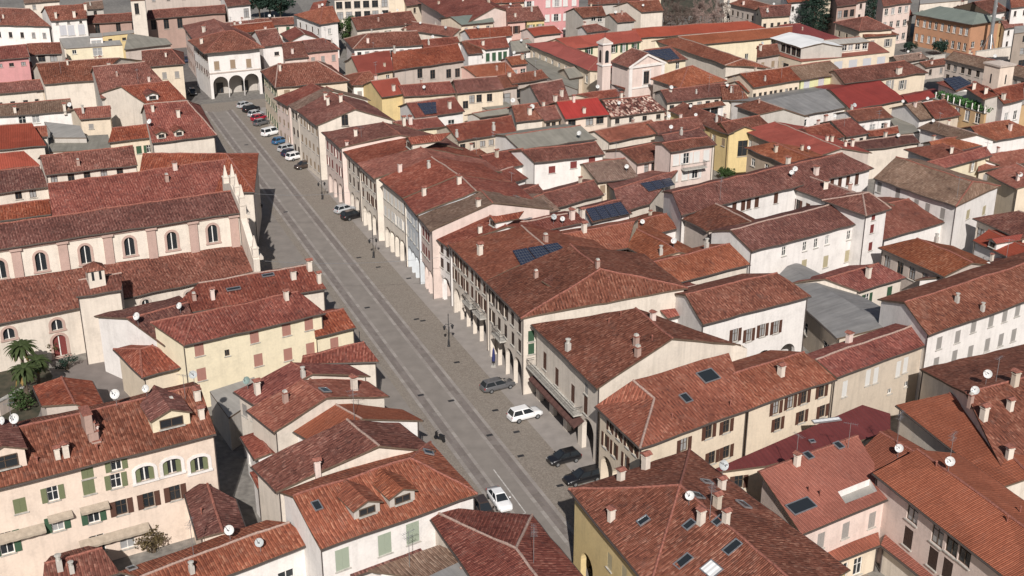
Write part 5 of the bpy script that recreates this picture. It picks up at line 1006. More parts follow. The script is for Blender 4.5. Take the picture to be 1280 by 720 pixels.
G('brown-roofed house with white terrace railing below red sheet roof', (1072, 152, 1117, 146), (1058, 139, 1102, 133), 8, s=.25, roof='brown', wall='white', win=[('f', 3, [6.2], 'un', 1.4, 1.4)])
G('dark red gabled roof with black verge, upper right', (1058, 171, 1087, 166), (1040, 152, 1062, 146), 8, s=.28, roof='red', wall='offwhite', win=[('f', 2, [6.4], 'dn')])
G('mottled red roof left of the black-verged gable roof', (1024, 178, 1056, 171), (1004, 161, 1036, 153), 8, s=.28, roof='red', wall='offwhite', win=[('f', 3, [6.4], 'dn')])
G('low red strip roof below terrace railing house', (1086, 171, 1124, 166), (1083, 163, 1122, 158), 6.5, s=.25, roof='red', wall='white', win=0)
G('brown roof with blue rooflight at centre right', (1050, 191, 1150, 178), (1060, 180, 1140, 166), 6, s=.25, roof='dark', wall='offwhite', win=0, sk=[(1112, 184, 2, 2)])
FL('grey flat roof sunk behind white parapets, upper right', (1110, 146, 1128, 140, 1150, 165, 1125, 168), 6.5, wall='white', roof='fibre', win=0)
G('tan-grey roof with dark gutter beside the grey flat roof', (1150, 150, 1169, 146), (1131, 130, 1153, 128), 8, s=.28, roof='grey', wall='white', win=0)
G('dark red roof right of the tan-grey roof', (1169, 149, 1201, 144), (1153, 128, 1186, 124), 8, s=.28, roof='red', wall='beige', win=0)
G('flat brown roof with black eave over pale rough wall', (1195, 174, 1147, 159), (1222, 168, 1166, 151), 8, s=.25, roof='grey', wall='white', win=0)
G('bright terracotta hipped roof before the white terrace house', (1228, 179, 1300, 166), (1213, 158, 1262, 150), 7, s=.25, roof='orange', wall='white', win=0)
G('red tile roof with pale verge, right edge under the terracotta hip', (1170, 193, 1236, 180), (1160, 176, 1222, 168), 7, s=.25, roof='orange', wall='offwhite', win=0)
TE = FL('ochre and white house with green-hedged roof terrace', (1231, 142, 1166, 123, 1228, 108, 1298, 126), 9.5, wall='ochre', roof='concrete', win=[('f', [(1196, 142), (1209, 143), (1222, 146)], 'wn', 1.3, 2.6), ('0', 4, [3, 6.5], 'yn', 1.2, 2)])
G('x', (1229, 124, 1206, 110), (1247, 119, 1222, 103), 12.2, s=.35, roof='red', wall='grey', into=TE, win=0, ch=[(1232, 117, 0), (1217, 112, 0)], auto=False)
G('x', (1255, 130, 1280, 124), (1240, 112, 1280, 104), 12.0, s=.3, roof='red', wall='white', into=TE, win=[('f', 2, [9], 'un', 1.2, 1.8)], ch=[(1254, 124, 0)], auto=False)
G('house with rooftop of blue solar tiles behind the hedged terrace', (1195, 114, 1170, 103), (1220, 107, 1195, 96), 9.5, s=.3, roof='red', wall='white', win=0, so=[(1194, 113, 1178, 98, 1200, 95, 1215, 104, 6, 4)], auto=False)
G('low maroon roof between cream twin-window house and hedged terrace', (1135, 128, 1176, 120), (1128, 120, 1172, 112), 6.5, s=.22, roof='redsheet', wall='white', win=0, auto=False)
G('long grey-brown roof with row of dark windows, right edge', (1296, 101, 1180, 74), (1300, 88, 1192, 64), 9, s=.25, roof='grey', wall='stone', win=[('f', 12, [5, 7.4], 'dn', 1, 1.4)])
OB = G('orange barracks-like villa with green-grey hipped roof', (1215, 31, 1140, 17), (1223, 15, 1174, 8), 8.6, s=.3, hip='01', roof='greensheet', wall='orangewall', name='villa', cat='villa', win=[('f', 9, [6.4, 2.4], 'wn', 1, 2), ('0', 3, [3], 'mn', 1.4, 1.6)], auto=False, o=.8)
FL('low orange wing of the green-roofed villa, beside the tall mast', (1228, 33, 1253, 28, 1250, 25, 1224, 29), 7.0, wall='ochre', roof='greensheet', win=[('f', 2, [3], 'mn')], name='villa_wing', cat='villa')
G('hip-roofed cream house with red-brown tiles beside the second cedar', (1074, 39, 1118, 36), (1078, 21, 1084, 21), 9, s=.34, hip='01', roof='brown', wall='cream', win=[('0', 3, [6.5], 'dn')], auto=False)
G('lower front wing of cream house by the second cedar with strip roof', (1081, 47, 1124, 43), (1076, 40, 1113, 38), 7.5, s=.3, roof='brown', wall='cream', win=[('f', 2, [5.5], 'yc', 1.2, 2)], auto=False)
GB = FL('flat-topped cream building with red tiled skirt roof and glazed roof pavilion', (1002, 77, 1112, 65, 1092, 52, 985, 47, 952, 63), 8, wall='cream', roof='terracotta', win=[('f', 6, [5.6], 'uc', 2.4, 3.0), ('4', 4, [5.6], 'dn', 2, 2)], name='building', cat='building')
G('red roof beside the first cedar, behind the glazed roof pavilion', (1000, 52, 1052, 48), (974, 32, 1000, 29), 7, s=.2, roof='maroon', wall='cream', win=0)
G('cream house with brown roof left of the first cedar', (952, 22, 988, 19), (948, 8, 990, 6), 8.5, s=.28, roof='brown', wall='cream', win=[('f', 4, [6, 3], 'dn')])
G('grey-walled house with shadowed eave behind the convent', (949, 14, 911, 4), (968, 8, 930, -3), 8.5, s=.28, roof='brown', wall='stone', win=[('f', 6, [3, 6], 'dn')])
G('small brown roof between grey-walled house and first cedar', (946, 18, 962, 16), (948, 10, 962, 8), 8, s=.28, roof='brown', wall='white', win=[('f', 2, [6], 'dn')])
G('stone house with brown windows between convent and lime-green building', (946, 72, 975, 68), (946, 58, 972, 55), 9, s=.28, roof='brown', wall='stone', win=[('f', 2, 2, 'sc')])
G('brick-coloured house with dark balconies between the two cedars', (1046, 8, 1072, 5), (1042, -6, 1068, -8), 10, s=.3, roof='dark', wall='brick', win=[('f', 3, 2, 'dn', 1.6, 2)])
G('pale house right of the second cedar', (1104, 8, 1140, 3), (1100, -6, 1134, -9), 11, s=.3, roof='brown', wall='palepink', win=[('f', 4, 3, 'sn', 1.4, 1.8)])
FL('long white row with many windows at the top edge behind the green-roofed villa', (1150, 5, 1210, 0, 1208, -10, 1150, -6), 11, wall='offwhite', roof='concrete', win=[('f', 8, [5, 8.5], 'yn')], cat='building', name='building')
G('white house with dark maroon hipped roof behind the tall mast', (1238, 17, 1262, 13), (1215, 3, 1240, -1), 9.5, s=.3, hip='01', roof='dark', wall='white', win=[('f', 2, [6], 'sn')])
G('white house with orange roof in the top right corner', (1264, 10, 1300, 6), (1262, -6, 1292, -9), 11, s=.3, roof='orange', wall='white', win=[('f', 3, 3, 'dn')])
FL('unfinished block with dark open balconies at the right edge', (1268, 42, 1300, 38, 1300, 30, 1268, 33), 12, wall='oldstone', roof='concrete', win=[('f', 3, 4, 'dn', 2.6, 1.6)], cat='building', name='apartment_block')
# ---- last rows at the top edge
for lb, e, r, h_, rf, wl, ws_ in [
  ('red-roofed cottage at the top edge left of the dark cedar pair', (985, 4, 1012, 1), (980, -6, 1006, -8), 8, 'red', 'white', 'dn'),
  ('brown-roofed pale house at the top edge above the bare tree thicket', (905, -4, 945, -7), (900, -12, 940, -15), 8, 'brown', 'offwhite', 'sn'),
  ('cream house with orange roof at the top edge, left of the bare trees', (800, -2, 828, -5), (795, -11, 823, -13), 9, 'orange', 'cream', 'dn'),
  ('white house at the top edge above the maroon-roofed pink house', (690, 14, 716, 11), (684, 4, 710, 2), 7, 'red', 'white', 'yn'),
  ('small stone house at the top edge beside the warehouse roof', (618, 20, 645, 17), (610, 11, 638, 8), 7, 'brown', 'stone', 'dn'),
  ('low white cottage in front of the orange villa', (1118, 22, 1142, 19), (1114, 13, 1138, 11), 6, 'red', 'white', 'sn'),
  ('white cottage with brown roof between mast and top right corner house', (1256, 36, 1280, 32), (1250, 26, 1276, 23), 6, 'brown', 'white', 'dn'),
  ('cream cottage far behind the two cedars', (1022, -2, 1050, -5), (1018, -12, 1046, -14), 9, 'brown', 'cream', 'dn'),
  ('narrow brown roof at top edge right of the cream blank building', (508, 8, 530, 4), (504, -2, 524, -5), 7, 'brown', 'cream', 'dn'),
  ('grey-walled shed in the top left beside the tall white house', (108, 12, 130, 10), (106, 3, 128, 1), 6, 'grey', 'grey', 'dn'),
  ('long low roof in the top left corner beyond the brown hipped roof', (30, 4, 75, 1), (28, -5, 72, -8), 6, 'grey', 'offwhite', 'dn'),
  ('pinkish house at the top edge by the first dark cedar', (1058, 4, 1084, 1), (1052, -8, 1078, -10), 9, 'dark', 'palepink', 'dn'),
  ('low brown garage roof left of the round evergreen', (1122, 78, 1160, 73), (1116, 70, 1152, 66), 3.5, 'grey', 'grey', 'dn'),
  ('low garden shed roof below the round evergreen and garden wall', (1158, 84, 1186, 80), (1150, 78, 1180, 73), 3.2, 'dark', 'stone', 'dn')]:
    G(lb, e, r, h_, s=.28, roof=rf, wall=wl, winstyle=ws_)
# ================================================================ piazza paving
def slab_run(c0, c1, mats, Ls, z, seed):
    rng = random.Random(seed); q = MB(); a = -60.0
    while a < 178:
        L_ = Ls * rng.uniform(.8, 1.25); z_ = z + rng.uniform(0, .004); mi = rng.choices((0, 1, 2), (5, 3, 2))[0]; q.face([st(a + .02, c0 + .01, z_), st(a + .02, c1 - .01, z_), st(a + L_ - .02, c1 - .01, z_), st(a + L_ - .02, c0 + .01, z_)], mi); a += L_
    o_ = q.build('track_slabs', mats, PZA); o_['kind'] = 'stuff'
for k_, c in enumerate((0.0, -4.25)):
    slab_run(c - .22, c + .22, ['slabs', 'slabs_b', 'slabs_c'], 1.3, .010, 10 + k_); slab_run(c + 1.15, c + 1.58, ['slabs', 'slabs_b', 'slabs_c'], 1.3, .010, 20 + k_)
    for w0 in (.22, .68): slab_run(c + w0, c + w0 + .47, ['slabs_dark', 'slabs_dark_b', 'slabs_dark_c'], .9, .010, 30 + k_ + int(w0 * 10))
ARC = [at(751, 596), at(543, 371.5), at(423.4, 238)]; arc_c = sum((p - SA).dot(SN) for p in ARC) / 3
strip('centre_lane', -60, 178, -2.67, -.22, .007, 'slabs_mid'); strip('arcade_pavement', -60, 178, arc_c - 2.2, arc_c + 8, .012, 'slabs'); strip('side_lane', -60, 178, -9.5, -5.6, .010, 'slabs_mid')
def line_px(p, q, w_=.12):
    a, b_ = at(*p), at(*q); d = (b_ - a).normalized(); n = V((-d.y, d.x, 0)) * (w_ / 2); z = V((0, 0, .014)); m_ = MB(); m_.face([a + n + z, a - n + z, b_ - n + z, b_ + n + z][::-1]); struct(m_.build('painted_line', ['paint']))
line_px((617, 587), (657, 641)); line_px((657, 641.5), (648, 645)); line_px((609, 653), (646, 646.5))
gm = MB(); gm.box((0, 0, 0), (.75, .45, .012)); gme = gm.mesh('drain_grate', ['iron'])
for (x, y) in [(459, 384.6), (520.6, 399), (528.6, 401), (571, 453), (526, 494), (564, 501), (612, 544), (619, 513), (645.6, 540), (651, 570), (700, 607), (448.6, 322), (472.8, 334), (357, 265), (413, 238), (308, 181), (511, 348)]:
    o_ = link('drain_grate', gme, PZA); o_.location = at(x, y) + V((0, 0, .016)); o_.rotation_euler = (0, 0, math.atan2(SD.y, SD.x) + 1.57)
sheet('yard', [(40, 505), (95, 452), (165, 438), (240, 470), (150, 512), (60, 530)], .006, 'slabs_dark')
m, k, b = mat('soil'); tc = k.new('ShaderNodeTexCoord'); n1 = k.noise(tc.outputs['Object'], .8, 5); k.l.new(k.ramp(n1, [(.35, (.03, .032, .018)), (.65, (.075, .062, .04))]).outputs[0], b.inputs['Base Color']); b.inputs['Roughness'].default_value = .95
sheet('garden', [(-20, 440), (50, 446), (66, 470), (48, 520), (-20, 560)], .009, 'soil')
sheet('scrubland', [(800, 20), (930, 20), (935, -8), (800, -8)], .009, 'soil')
sheet('road', [(352, 32), (392, 34), (372, 4), (345, -2), (310, -6), (300, 2), (345, 8)], .006, 'asphalt')
sheet('road', [(215, 60), (236, 128), (262, 124), (232, 58), (222, 44)], .006, 'asphalt')
# ================================================================ cars
simple('tyre', (0.018, 0.018, 0.018), .8); simple('rim', (0.30, 0.31, 0.32), .35, .6); simple('lamp_red', (0.30, 0.02, 0.02), .3); simple('lamp_clear', (0.55, 0.56, 0.56), .2); simple('trim', (0.02, 0.02, 0.022), .6)
def paint_mat(name, c, metal=0.0):
    m, k, b = mat(name); b.inputs['Base Color'].default_value = col4(c); b.inputs['Roughness'].default_value = .3; b.inputs['Metallic'].default_value = metal
    b.inputs['Coat Weight'].default_value = .6; b.inputs['Coat Roughness'].default_value = .08
for nm, c in [('white', (.74, .74, .74)), ('black', (.012, .012, .014)), ('grey', (.10, .10, .105)), ('silver', (.42, .43, .44)), ('red', (.32, .012, .03)), ('blue', (.03, .11, .22)), ('navy', (.015, .02, .05)), ('brown', (.05, .035, .028))]: paint_mat('car_' + nm, c)
CTYPE = {  # length, half width, sill, shoulder profile [(x,z)], cabin bottom x0,x1, roof x0,x1, roof z
 'suv': (4.45, .92, .28, [(-.5, .75), (-.48, .98), (-.40, 1.05), (.18, 1.06), (.40, .98), (.48, .86), (.5, .62)], (-.475, .25), (-.40, .08), 1.66),
 'hatch': (4.05, .87, .22, [(-.5, .65), (-.48, .88), (-.40, .95), (.20, .95), (.42, .84), (.49, .70), (.5, .5)], (-.47, .29), (-.36, .08), 1.47),
 'sedan': (4.5, .88, .20, [(-.5, .62), (-.49, .88), (-.32, .95), (.18, .93), (.42, .80), (.49, .68), (.5, .46)], (-.36, .25), (-.22, .06), 1.42),
 'wagon': (4.7, .90, .22, [(-.5, .65), (-.49, .90), (-.40, .95), (.18, .94), (.42, .83), (.49, .70), (.5, .48)], (-.475, .25), (-.40, .06), 1.48),
 'van': (4.6, .92, .25, [(-.5, .8), (-.49, 1.1), (-.4, 1.12), (.25, 1.10), (.42, .96), (.49, .80), (.5, .5)], (-.49, .35), (-.475, .20), 1.85)}
CARM = {}
def car_meshes(t, colour):
    if (t, colour) in CARM: return CARM[(t, colour)]
    L_, hw, zb, sh, cab, rf, zr = CTYPE[t]; body = MB(); rings = []
    for x, zs in sh:
        X = x * L_; e = 1.0 if abs(x) < .45 else .93 if abs(x) < .49 else .82; w2 = hw * e; lo = zb + (.06 if abs(x) > .47 else 0)
        half = [(w2 * .86, lo), (w2 * .98, lo + .14), (w2, (lo + zs) / 2), (w2 * .97, zs - .10), (w2 * .88, zs), (w2 * .45, zs + .02)]
        rings.append([V((X, y, z)) for y, z in half] + [V((X, -y, z)) for y, z in reversed(half)])
    for a, b in zip(rings, rings[1:]):
        n = len(a)
        for i in range(n): body.face([a[i], a[(i + 1) % n], b[(i + 1) % n], b[i]], 0, smooth=True)
    body.face(rings[0], 0); body.face(rings[-1][::-1], 0)
    zsh = lambda x: next(((z0 + (z1 - z0) * (x - x0) / (x1 - x0)) for (x0, z0), (x1, z1) in zip(sh, sh[1:]) if x0 <= x <= x1), .9)
    B = lambda x, y: V((x * L_, y * hw * .87, zsh(x) - .02)); Tt = lambda x, y: V((x * L_, y * hw * .66, zr))
    b0, b1, b2, b3 = B(cab[0], 1), B(cab[1], 1), B(cab[1], -1), B(cab[0], -1); t0, t1, t2, t3 = Tt(rf[0], 1), Tt(rf[1], 1), Tt(rf[1], -1), Tt(rf[0], -1)
    mid = lambda p, q, k_: p.lerp(q, k_)
    for f in ((b0, t0, t1, b1), (b1, t1, t2, b2), (b2, t2, t3, b3), (b3, t3, t0, b0)): body.face(list(f)[::-1] if False else list(f), 0)
    cz = V((0, 0, .05)); tc_ = [mid(p, (t0 + t1 + t2 + t3) / 4, .12) + cz for p in (t0, t1, t2, t3)]
    body.face(tc_[::-1], 0); ts = (t0, t1, t2, t3)
    for i in range(4): j = (i + 1) % 4; body.face([ts[j], ts[i], tc_[i], tc_[j]], 0, smooth=False)
    for s_ in (1, -1): body.box((.10 * L_ + .35, s_ * (hw + .08), zsh(.1) + .08), (.12, .2, .14))
    parts = [('body', body.mesh('body', ['car_' + colour], weld=2), None)]
    def pane(nm, q, ins=.12):
        c_ = sum(q, V((0, 0, 0))) / 4; n = (q[1] - q[0]).cross(q[3] - q[0]).normalized()
        if n.dot(c_ - V((0, 0, .9))) < 0: n = -n; q = q[::-1]
        m_ = MB(); f = [p.lerp(c_, ins) + n * .012 for p in q]; m_.face(f); parts.append((nm, m_.mesh(nm, ['glass']), None))
    pane('windscreen', [b1, t1, t2, b2]); pane('rear_window', [b3, t3, t0, b0])
    for p0, p1, q0, q1 in ((b0, b1, t0, t1), (b3, b2, t3, t2)):
        pane('side_window', [p0, mid(p0, p1, .5), mid(q0, q1, .5), q0], .13); pane('side_window', [mid(p0, p1, .5), p1, q1, mid(q0, q1, .5)], .13)
    wm = MB(); r_ = .34 if t in ('suv', 'van') else .31
    ring = [V((math.cos(2 * math.pi * i / 14) * r_, 0, math.sin(2 * math.pi * i / 14) * r_)) for i in range(14)]
    for i in range(14):
        j = (i + 1) % 14; h_ = V((0, .11, 0)); wm.face([ring[i] - h_, ring[j] - h_, ring[j] + h_, ring[i] + h_], smooth=True)
    wm.face([p + V((0, .11, 0)) for p in ring][::-1]); wm.face([p - V((0, .11, 0)) for p in ring]); wme = wm.mesh('wheel', ['tyre'])
    rm = MB()
    for y in (-.116, .116): rm.face([p * .62 + V((0, y, 0)) for p in (ring if y < 0 else ring[::-1])])
    rme = rm.mesh('rim', ['rim'])
    for x in (-.29, .31):
        for s_ in (1, -1): parts.append(('wheel', wme, (x * L_, s_ * (hw - .085), r_), rme))
    hl = MB(); hl.box((0, 0, 0), (.16, .30, .14)); hlm = hl.mesh('headlight', ['lamp_clear']); tl = MB(); tl.box((0, 0, 0), (.12, .22, .24)); tlm = tl.mesh('tail_light', ['lamp_red'])
    for s_ in (1, -1): parts.append(('headlight', hlm, (L_ * .475, s_ * hw * .66, zsh(.47) - .14), None)); parts.append(('tail_light', tlm, (-L_ * .482, s_ * hw * .72, zsh(-.47) - .16), None))
    CARM[(t, colour)] = parts; return parts
def car(label, t, colour, c, v=None, head=None, group='cars parked along the arcades'):
    p = at(*c)
    if v is not None: q = at(c[0] + v[0], c[1] + v[1]); hd = math.atan2(q.y - p.y, q.x - p.x)
    else: hd = head
    root = thing('parked_car', label, 'van' if t == 'van' else 'car', p + V((0, 0, .016)), group, hd)
    root.scale = (.92, .92, .92)
    for pr in car_meshes(t, colour):
        o_ = link(pr[0], pr[1], root)
        if pr[2]: o_.location = pr[2]
        if len(pr) > 3 and pr[3]: link('rim', pr[3], o_)
X_ = (24.6, -6.2)
car('white estate car parked nose to the arcade in front of the long balcony', 'suv', 'white', (656, 523), X_)
car('dark grey estate car by a pale pillar, just above the white estate car', 'wagon', 'grey', (622, 486), X_)
car('small black car facing out from the arcade, above the half-hidden black car', 'hatch', 'black', (705, 577), (-24, 6))
car('black car half hidden behind the brown hipped corner roof', 'wagon', 'black', (729, 601), (-24, 6))
car('white saloon parked alone in the marked bay beside the twin dormer house', 'sedan', 'white', (624, 629), (12.5, 17), group=None)
car('dark car mostly hidden behind the right corner of the twin dormer house', 'hatch', 'brown', (604, 641), (11, 17), group=None)
car('silver hatchback beside a black off-roader halfway up the piazza', 'hatch', 'silver', (431, 265), X_)
car('black off-roader beside the silver hatchback halfway up the piazza', 'suv', 'black', (441, 273), X_)
car('dark brown car at the near end of the upper parking row', 'hatch', 'brown', (380, 210), (-24, 5))
car('white off-roader next to the dark brown car in the upper parking row', 'suv', 'white', (370, 199), X_)
car('navy car squeezed between silver and white cars in the upper row', 'hatch', 'navy', (363, 194), X_)
car('silver car above the navy one in the upper parking row', 'wagon', 'silver', (360, 188), X_)
car('blue car with pale roof, between silver car and white van', 'hatch', 'blue', (351, 179), X_)
car('white van in the upper parking row', 'van', 'white', (339, 169), X_)
car('grey car just below the red one in the upper row', 'hatch', 'grey', (327, 156), X_)
car('bright red car in the upper parking row', 'hatch', 'red', (324, 150), X_)
car('silver car just above the red one in the upper row', 'hatch', 'silver', (320, 145), X_)
car('black car second from the far end of the upper parking row', 'suv', 'black', (314, 139), X_)
car('silver-grey car at the far end of the upper row, nearest the town hall', 'hatch', 'silver', (306, 134), X_)
car('black car in the shaded lane left of the town hall', 'hatch', 'black', (241, 118), (8, 14), group=None)
car('dark car far up the lane beside the cream end house', 'hatch', 'navy', (233, 77), (4, 10), group=None)
# ================================================================ street furniture
def lamp(label, base, h_=4.7, px_top=False):
    p = at(base[0], base[1], h_ if px_top else 0); p.z = 0.0
    r_ = thing('street_lamp', label, 'street lamp', p + V((0, 0, .01)), 'iron lamps on the piazza', math.atan2(SD.y, SD.x) + 1.57)
    m_ = MB(); m_.lathe([(.22, 0), (.22, .12), (.15, .2), (.13, .9), (.09, 1.0), (.055, 1.1), (.045, h_ - .3), (.07, h_ - .25), (.03, h_)], n=8); m_.build('post', ['iron'], r_)
    for s_ in (1, -1):
        a = MB(); a.tube((0, 0, h_ * .66), (s_ * .35, 0, h_ * .70), .03, n=5); a.tube((s_ * .35, 0, h_ * .70), (s_ * .55, 0, h_ * .64), .03, n=5); ao = a.build('arm', ['iron'], r_)
        l_ = MB(); l_.lathe([(.10, -.55), (.2, -.12), (.24, -.1), (.1, .02), (.03, .12)], c=(s_ * .55, 0, h_ * .64), n=6, smooth=False); l_.build('lantern', ['iron'], ao)
lamp('black iron double lamp post on the piazza near the cream arcaded row', (403, 249)); lamp('black iron double lamp post before the pink arcaded house', (467, 322)); lamp('black iron double lamp post nearest the green-shuttered arcaded house', (561, 433))
lamp('black iron lamp post at the left kerb rising behind the pale yellow house', (449, 414), px_top=True); lamp('black iron lamp post in front of the church front', (322, 244), px_top=True)
def parasol_closed(label, base):
    r_ = thing('closed_parasol', label, 'parasol', at(*base)); m_ = MB(); m_.tube((0, 0, 0), (0, 0, 2.7), .03, n=6); m_.build('pole', ['iron'], r_)
    c_ = MB(); c_.lathe([(.10, .7), (.20, .8), (.22, 1.3), (.15, 2.2), (.04, 2.6), (0, 2.65)], n=9); c_.build('folded_canopy', ['cloth_blue'], r_); b_ = MB(); b_.box((0, 0, .06), (.6, .6, .1)); b_.build('base', ['cement'], r_)
parasol_closed('closed navy blue parasol standing by a pillar of the green-shuttered arcaded house', (617, 458)); parasol_closed('closed purple-blue parasol by the cream arcaded row', (437, 254))
def awning_box(label, p, w_, d_, z, mt):
    r_ = thing('parasol_awning', label, 'awning', at(p[0], p[1]), None, math.atan2(SN.y, SN.x)); c_ = MB(); c_.face([V((-d_, -w_ / 2, z - .5)), V((0, -w_ / 2, z)), V((0, w_ / 2, z)), V((-d_, w_ / 2, z - .5))][::-1])
    c_.face([V((-d_, -w_ / 2, z - .52)), V((0, -w_ / 2, z - .02)), V((0, w_ / 2, z - .02)), V((-d_, w_ / 2, z - .52))]); c_.face([V((-d_, -w_ / 2, z - .5)), V((-d_, w_ / 2, z - .5)), V((-d_, w_ / 2, z - .8)), V((-d_, -w_ / 2, z - .8))]); c_.build('canopy', [mt], r_)
    f_ = MB(); f_.tube((-d_, -w_ / 2, 0), (-d_, -w_ / 2, z - .5), .03, n=5); f_.tube((-d_, w_ / 2, 0), (-d_, w_ / 2, z - .5), .03, n=5); f_.tube((0, -w_ / 2, z - .05), (0, w_ / 2, z - .05), .03, n=5); f_.build('frame', ['steel'], r_)
def scooter(label, base, colour):
    r_ = thing('motor_scooter', label, 'scooter', at(*base) + V((0, 0, .01)), None, math.atan2(SD.y, SD.x) + .5)
    for x in (-.6, .6):
        m_ = MB(); m_.lathe([(.0, -.06), (.24, -.06), (.24, .06), (0, .06)], n=12); o_ = m_.build('wheel', ['tyre'], r_); o_.location = (x, 0, .24); o_.rotation_euler = (1.57, 0, 0)
    b_ = MB(); b_.box((-.35, 0, .55), (.75, .3, .4), taper=.8); b_.box((.15, 0, .35), (.5, .3, .1)); b_.box((.48, 0, .65), (.12, .4, .75), taper=.7); b_.build('body', ['car_' + colour], r_)
    s_ = MB(); s_.box((-.35, 0, .82), (.7, .3, .12)); s_.build('seat', ['trim'], r_); h_ = MB(); h_.tube((.45, 0, .9), (.42, 0, 1.1), .03); h_.tube((.42, -.33, 1.1), (.42, .33, 1.1), .025); h_.build('handlebar', ['trim'], r_)
scooter('dark motor scooter at the street corner of the twin dormer house', (549.5, 551), 'black')
for lb, a, b_ in [('thin overhead cable crossing the piazza from the church front', at(318, 242, 9), at(470, 236, 9)), ('thin overhead cable crossing the piazza below the church front', at(328, 326, 8), at(548, 322, 8))]:
    m_ = MB(); N_ = 12
    for i in range(N_):
        f = lambda t: a.lerp(b_, t) - V((0, 0, 1.0 * 4 * t * (1 - t) * .6)); m_.tube(f(i / N_), f((i + 1) / N_), .022, n=4, cap=False)
    tag(m_.build('overhead_cable', ['steel']), lb, 'cable')
# planters inside the arcade
# ================================================================ vegetation
def leaf_mat(name, c, var=.35):
    m, k, b = mat(name); tc = k.new('ShaderNodeTexCoord'); oi = k.new('ShaderNodeNewGeometry') ; n = k.noise(tc.outputs['Object'], .9, 4, .7)
    r = k.ramp(n, [(.3, scl(c, 1 - var)), (.7, scl(c, 1 + var))]); k.l.new(r.outputs[0], b.inputs['Base Color']); b.inputs['Roughness'].default_value = .7; b.inputs['Specular IOR Level'].default_value = .2
leaf_mat('leaf_dark', (.022, .042, .030)); leaf_mat('leaf_green', (.045, .075, .025)); leaf_mat('leaf_palm', (.045, .062, .022)); leaf_mat('leaf_dry', (.20, .13, .045)); leaf_mat('leaf_hedge', (.055, .135, .04)); leaf_mat('leaf_brown', (.10, .075, .035))
simple('bark', (.10, .075, .055), .9, var=.2); simple('twig', (.13, .095, .08), .9, var=.2); simple('twig_pink', (.26, .185, .16), .9, var=.15)
def leaves(mb, rng, c, rad_, n, size, squash=1.0, mi=0):
    for _ in range(n):
        while True:
            q = V((rng.uniform(-1, 1), rng.uniform(-1, 1), rng.uniform(-1, 1)))
            if q.length < 1: break
        p = c + V((q.x * rad_, q.y * rad_, q.z * rad_ * squash)); d = V((rng.uniform(-1, 1), rng.uniform(-1, 1), rng.uniform(-.4, 1))).normalized(); x = d.orthogonal().normalized() * size * rng.uniform(.6, 1.3); y = d.cross(x).normalized() * size * rng.uniform(.6, 1.3)
        mb.face([p - x, p - y * .6, p + x, p + y * .6], mi)
def cedar(label, base, h_, R_, seed):
    rng = random.Random(seed); p = at(*base); r_ = thing('cedar_tree', label, 'tree', p, 'dark cedars in the upper right'); t_ = MB(); t_.tube((0, 0, 0), (0, 0, h_ * .95), .45, .08, n=8); t_.build('trunk', ['bark'], r_); cr = MB()
    k_ = 0
    while k_ < 90:
        z = h_ * (.16 + .84 * (k_ / 90) ** .9); rr = R_ * (1 - ((z / h_) - .12) / .95) ** .7 * rng.uniform(.55, 1.05) + .3; a = k_ * 2.4
        for f in (.35, .6, .85, 1.0): leaves(cr, rng, V((math.cos(a) * rr * f, math.sin(a) * rr * f, z - .12 * rr * f)), .55 + rr * .16, 26, .22, .35)
        k_ += 1
    cr.build('crown', ['leaf_dark'], r_)
def round_tree(label, base, h_, R_, seed, m_='leaf_green', group=None, lsize=.22, name='tree', n=26, trunk=.25):
    rng = random.Random(seed); p = at(*base); r_ = thing(name, label, 'bush' if name == 'bush' else 'tree', p, group); t_ = MB(); t_.tube((0, 0, 0), (0, 0, h_ * .6), trunk, trunk * .5, n=7)
    for i in range(5): a = i * 1.3; t_.tube((0, 0, h_ * .3), (math.cos(a) * R_ * .5, math.sin(a) * R_ * .5, h_ * .65), trunk * .4, .04, n=5)
    t_.build('trunk', ['bark'], r_); cr = MB()
    for i in range(n):
        q = V((rng.gauss(0, 1), rng.gauss(0, 1), rng.gauss(0, 1))).normalized() * rng.uniform(.35, .85); c_ = V((q.x * R_, q.y * R_, h_ * .58 + q.z * h_ * .40)); leaves(cr, rng, c_, R_ * rng.uniform(.22, .40), int(60 * min(1.5, max(.5, R_ / 3))), lsize, .8)
    cr.build('crown', [m_], r_)
def bare_tree(label, base, h_, seed, m_='twig', group='leafless trees at the top edge', spread=1.0):
    rng = random.Random(seed); p = at(*base); r_ = thing('leafless_tree', label, 'tree', p, group); t_ = MB(); c_ = MB()
    def br(mb, a, d, L_, r0, lev):
        b_ = a + d * L_; mb.tube(a, b_, r0, r0 * .6, n=5 if lev < 2 else 3, cap=False)
        if lev >= 5: return
        for _ in range(3 if lev < 2 else 4):
            nd = (d + V((rng.uniform(-1, 1), rng.uniform(-1, 1), rng.uniform(-.2, .7))) * .62 * spread).normalized(); br(c_, a.lerp(b_, rng.uniform(.55, 1)), nd, L_ * rng.uniform(.55, .8), max(.03, r0 * .55), lev + 1)
    br(t_, V((0, 0, 0)), V((0, 0, 1)), h_ * .36, h_ * .020, 0); t_.build('trunk', ['bark'], r_); c_.build('crown', [m_], r_)
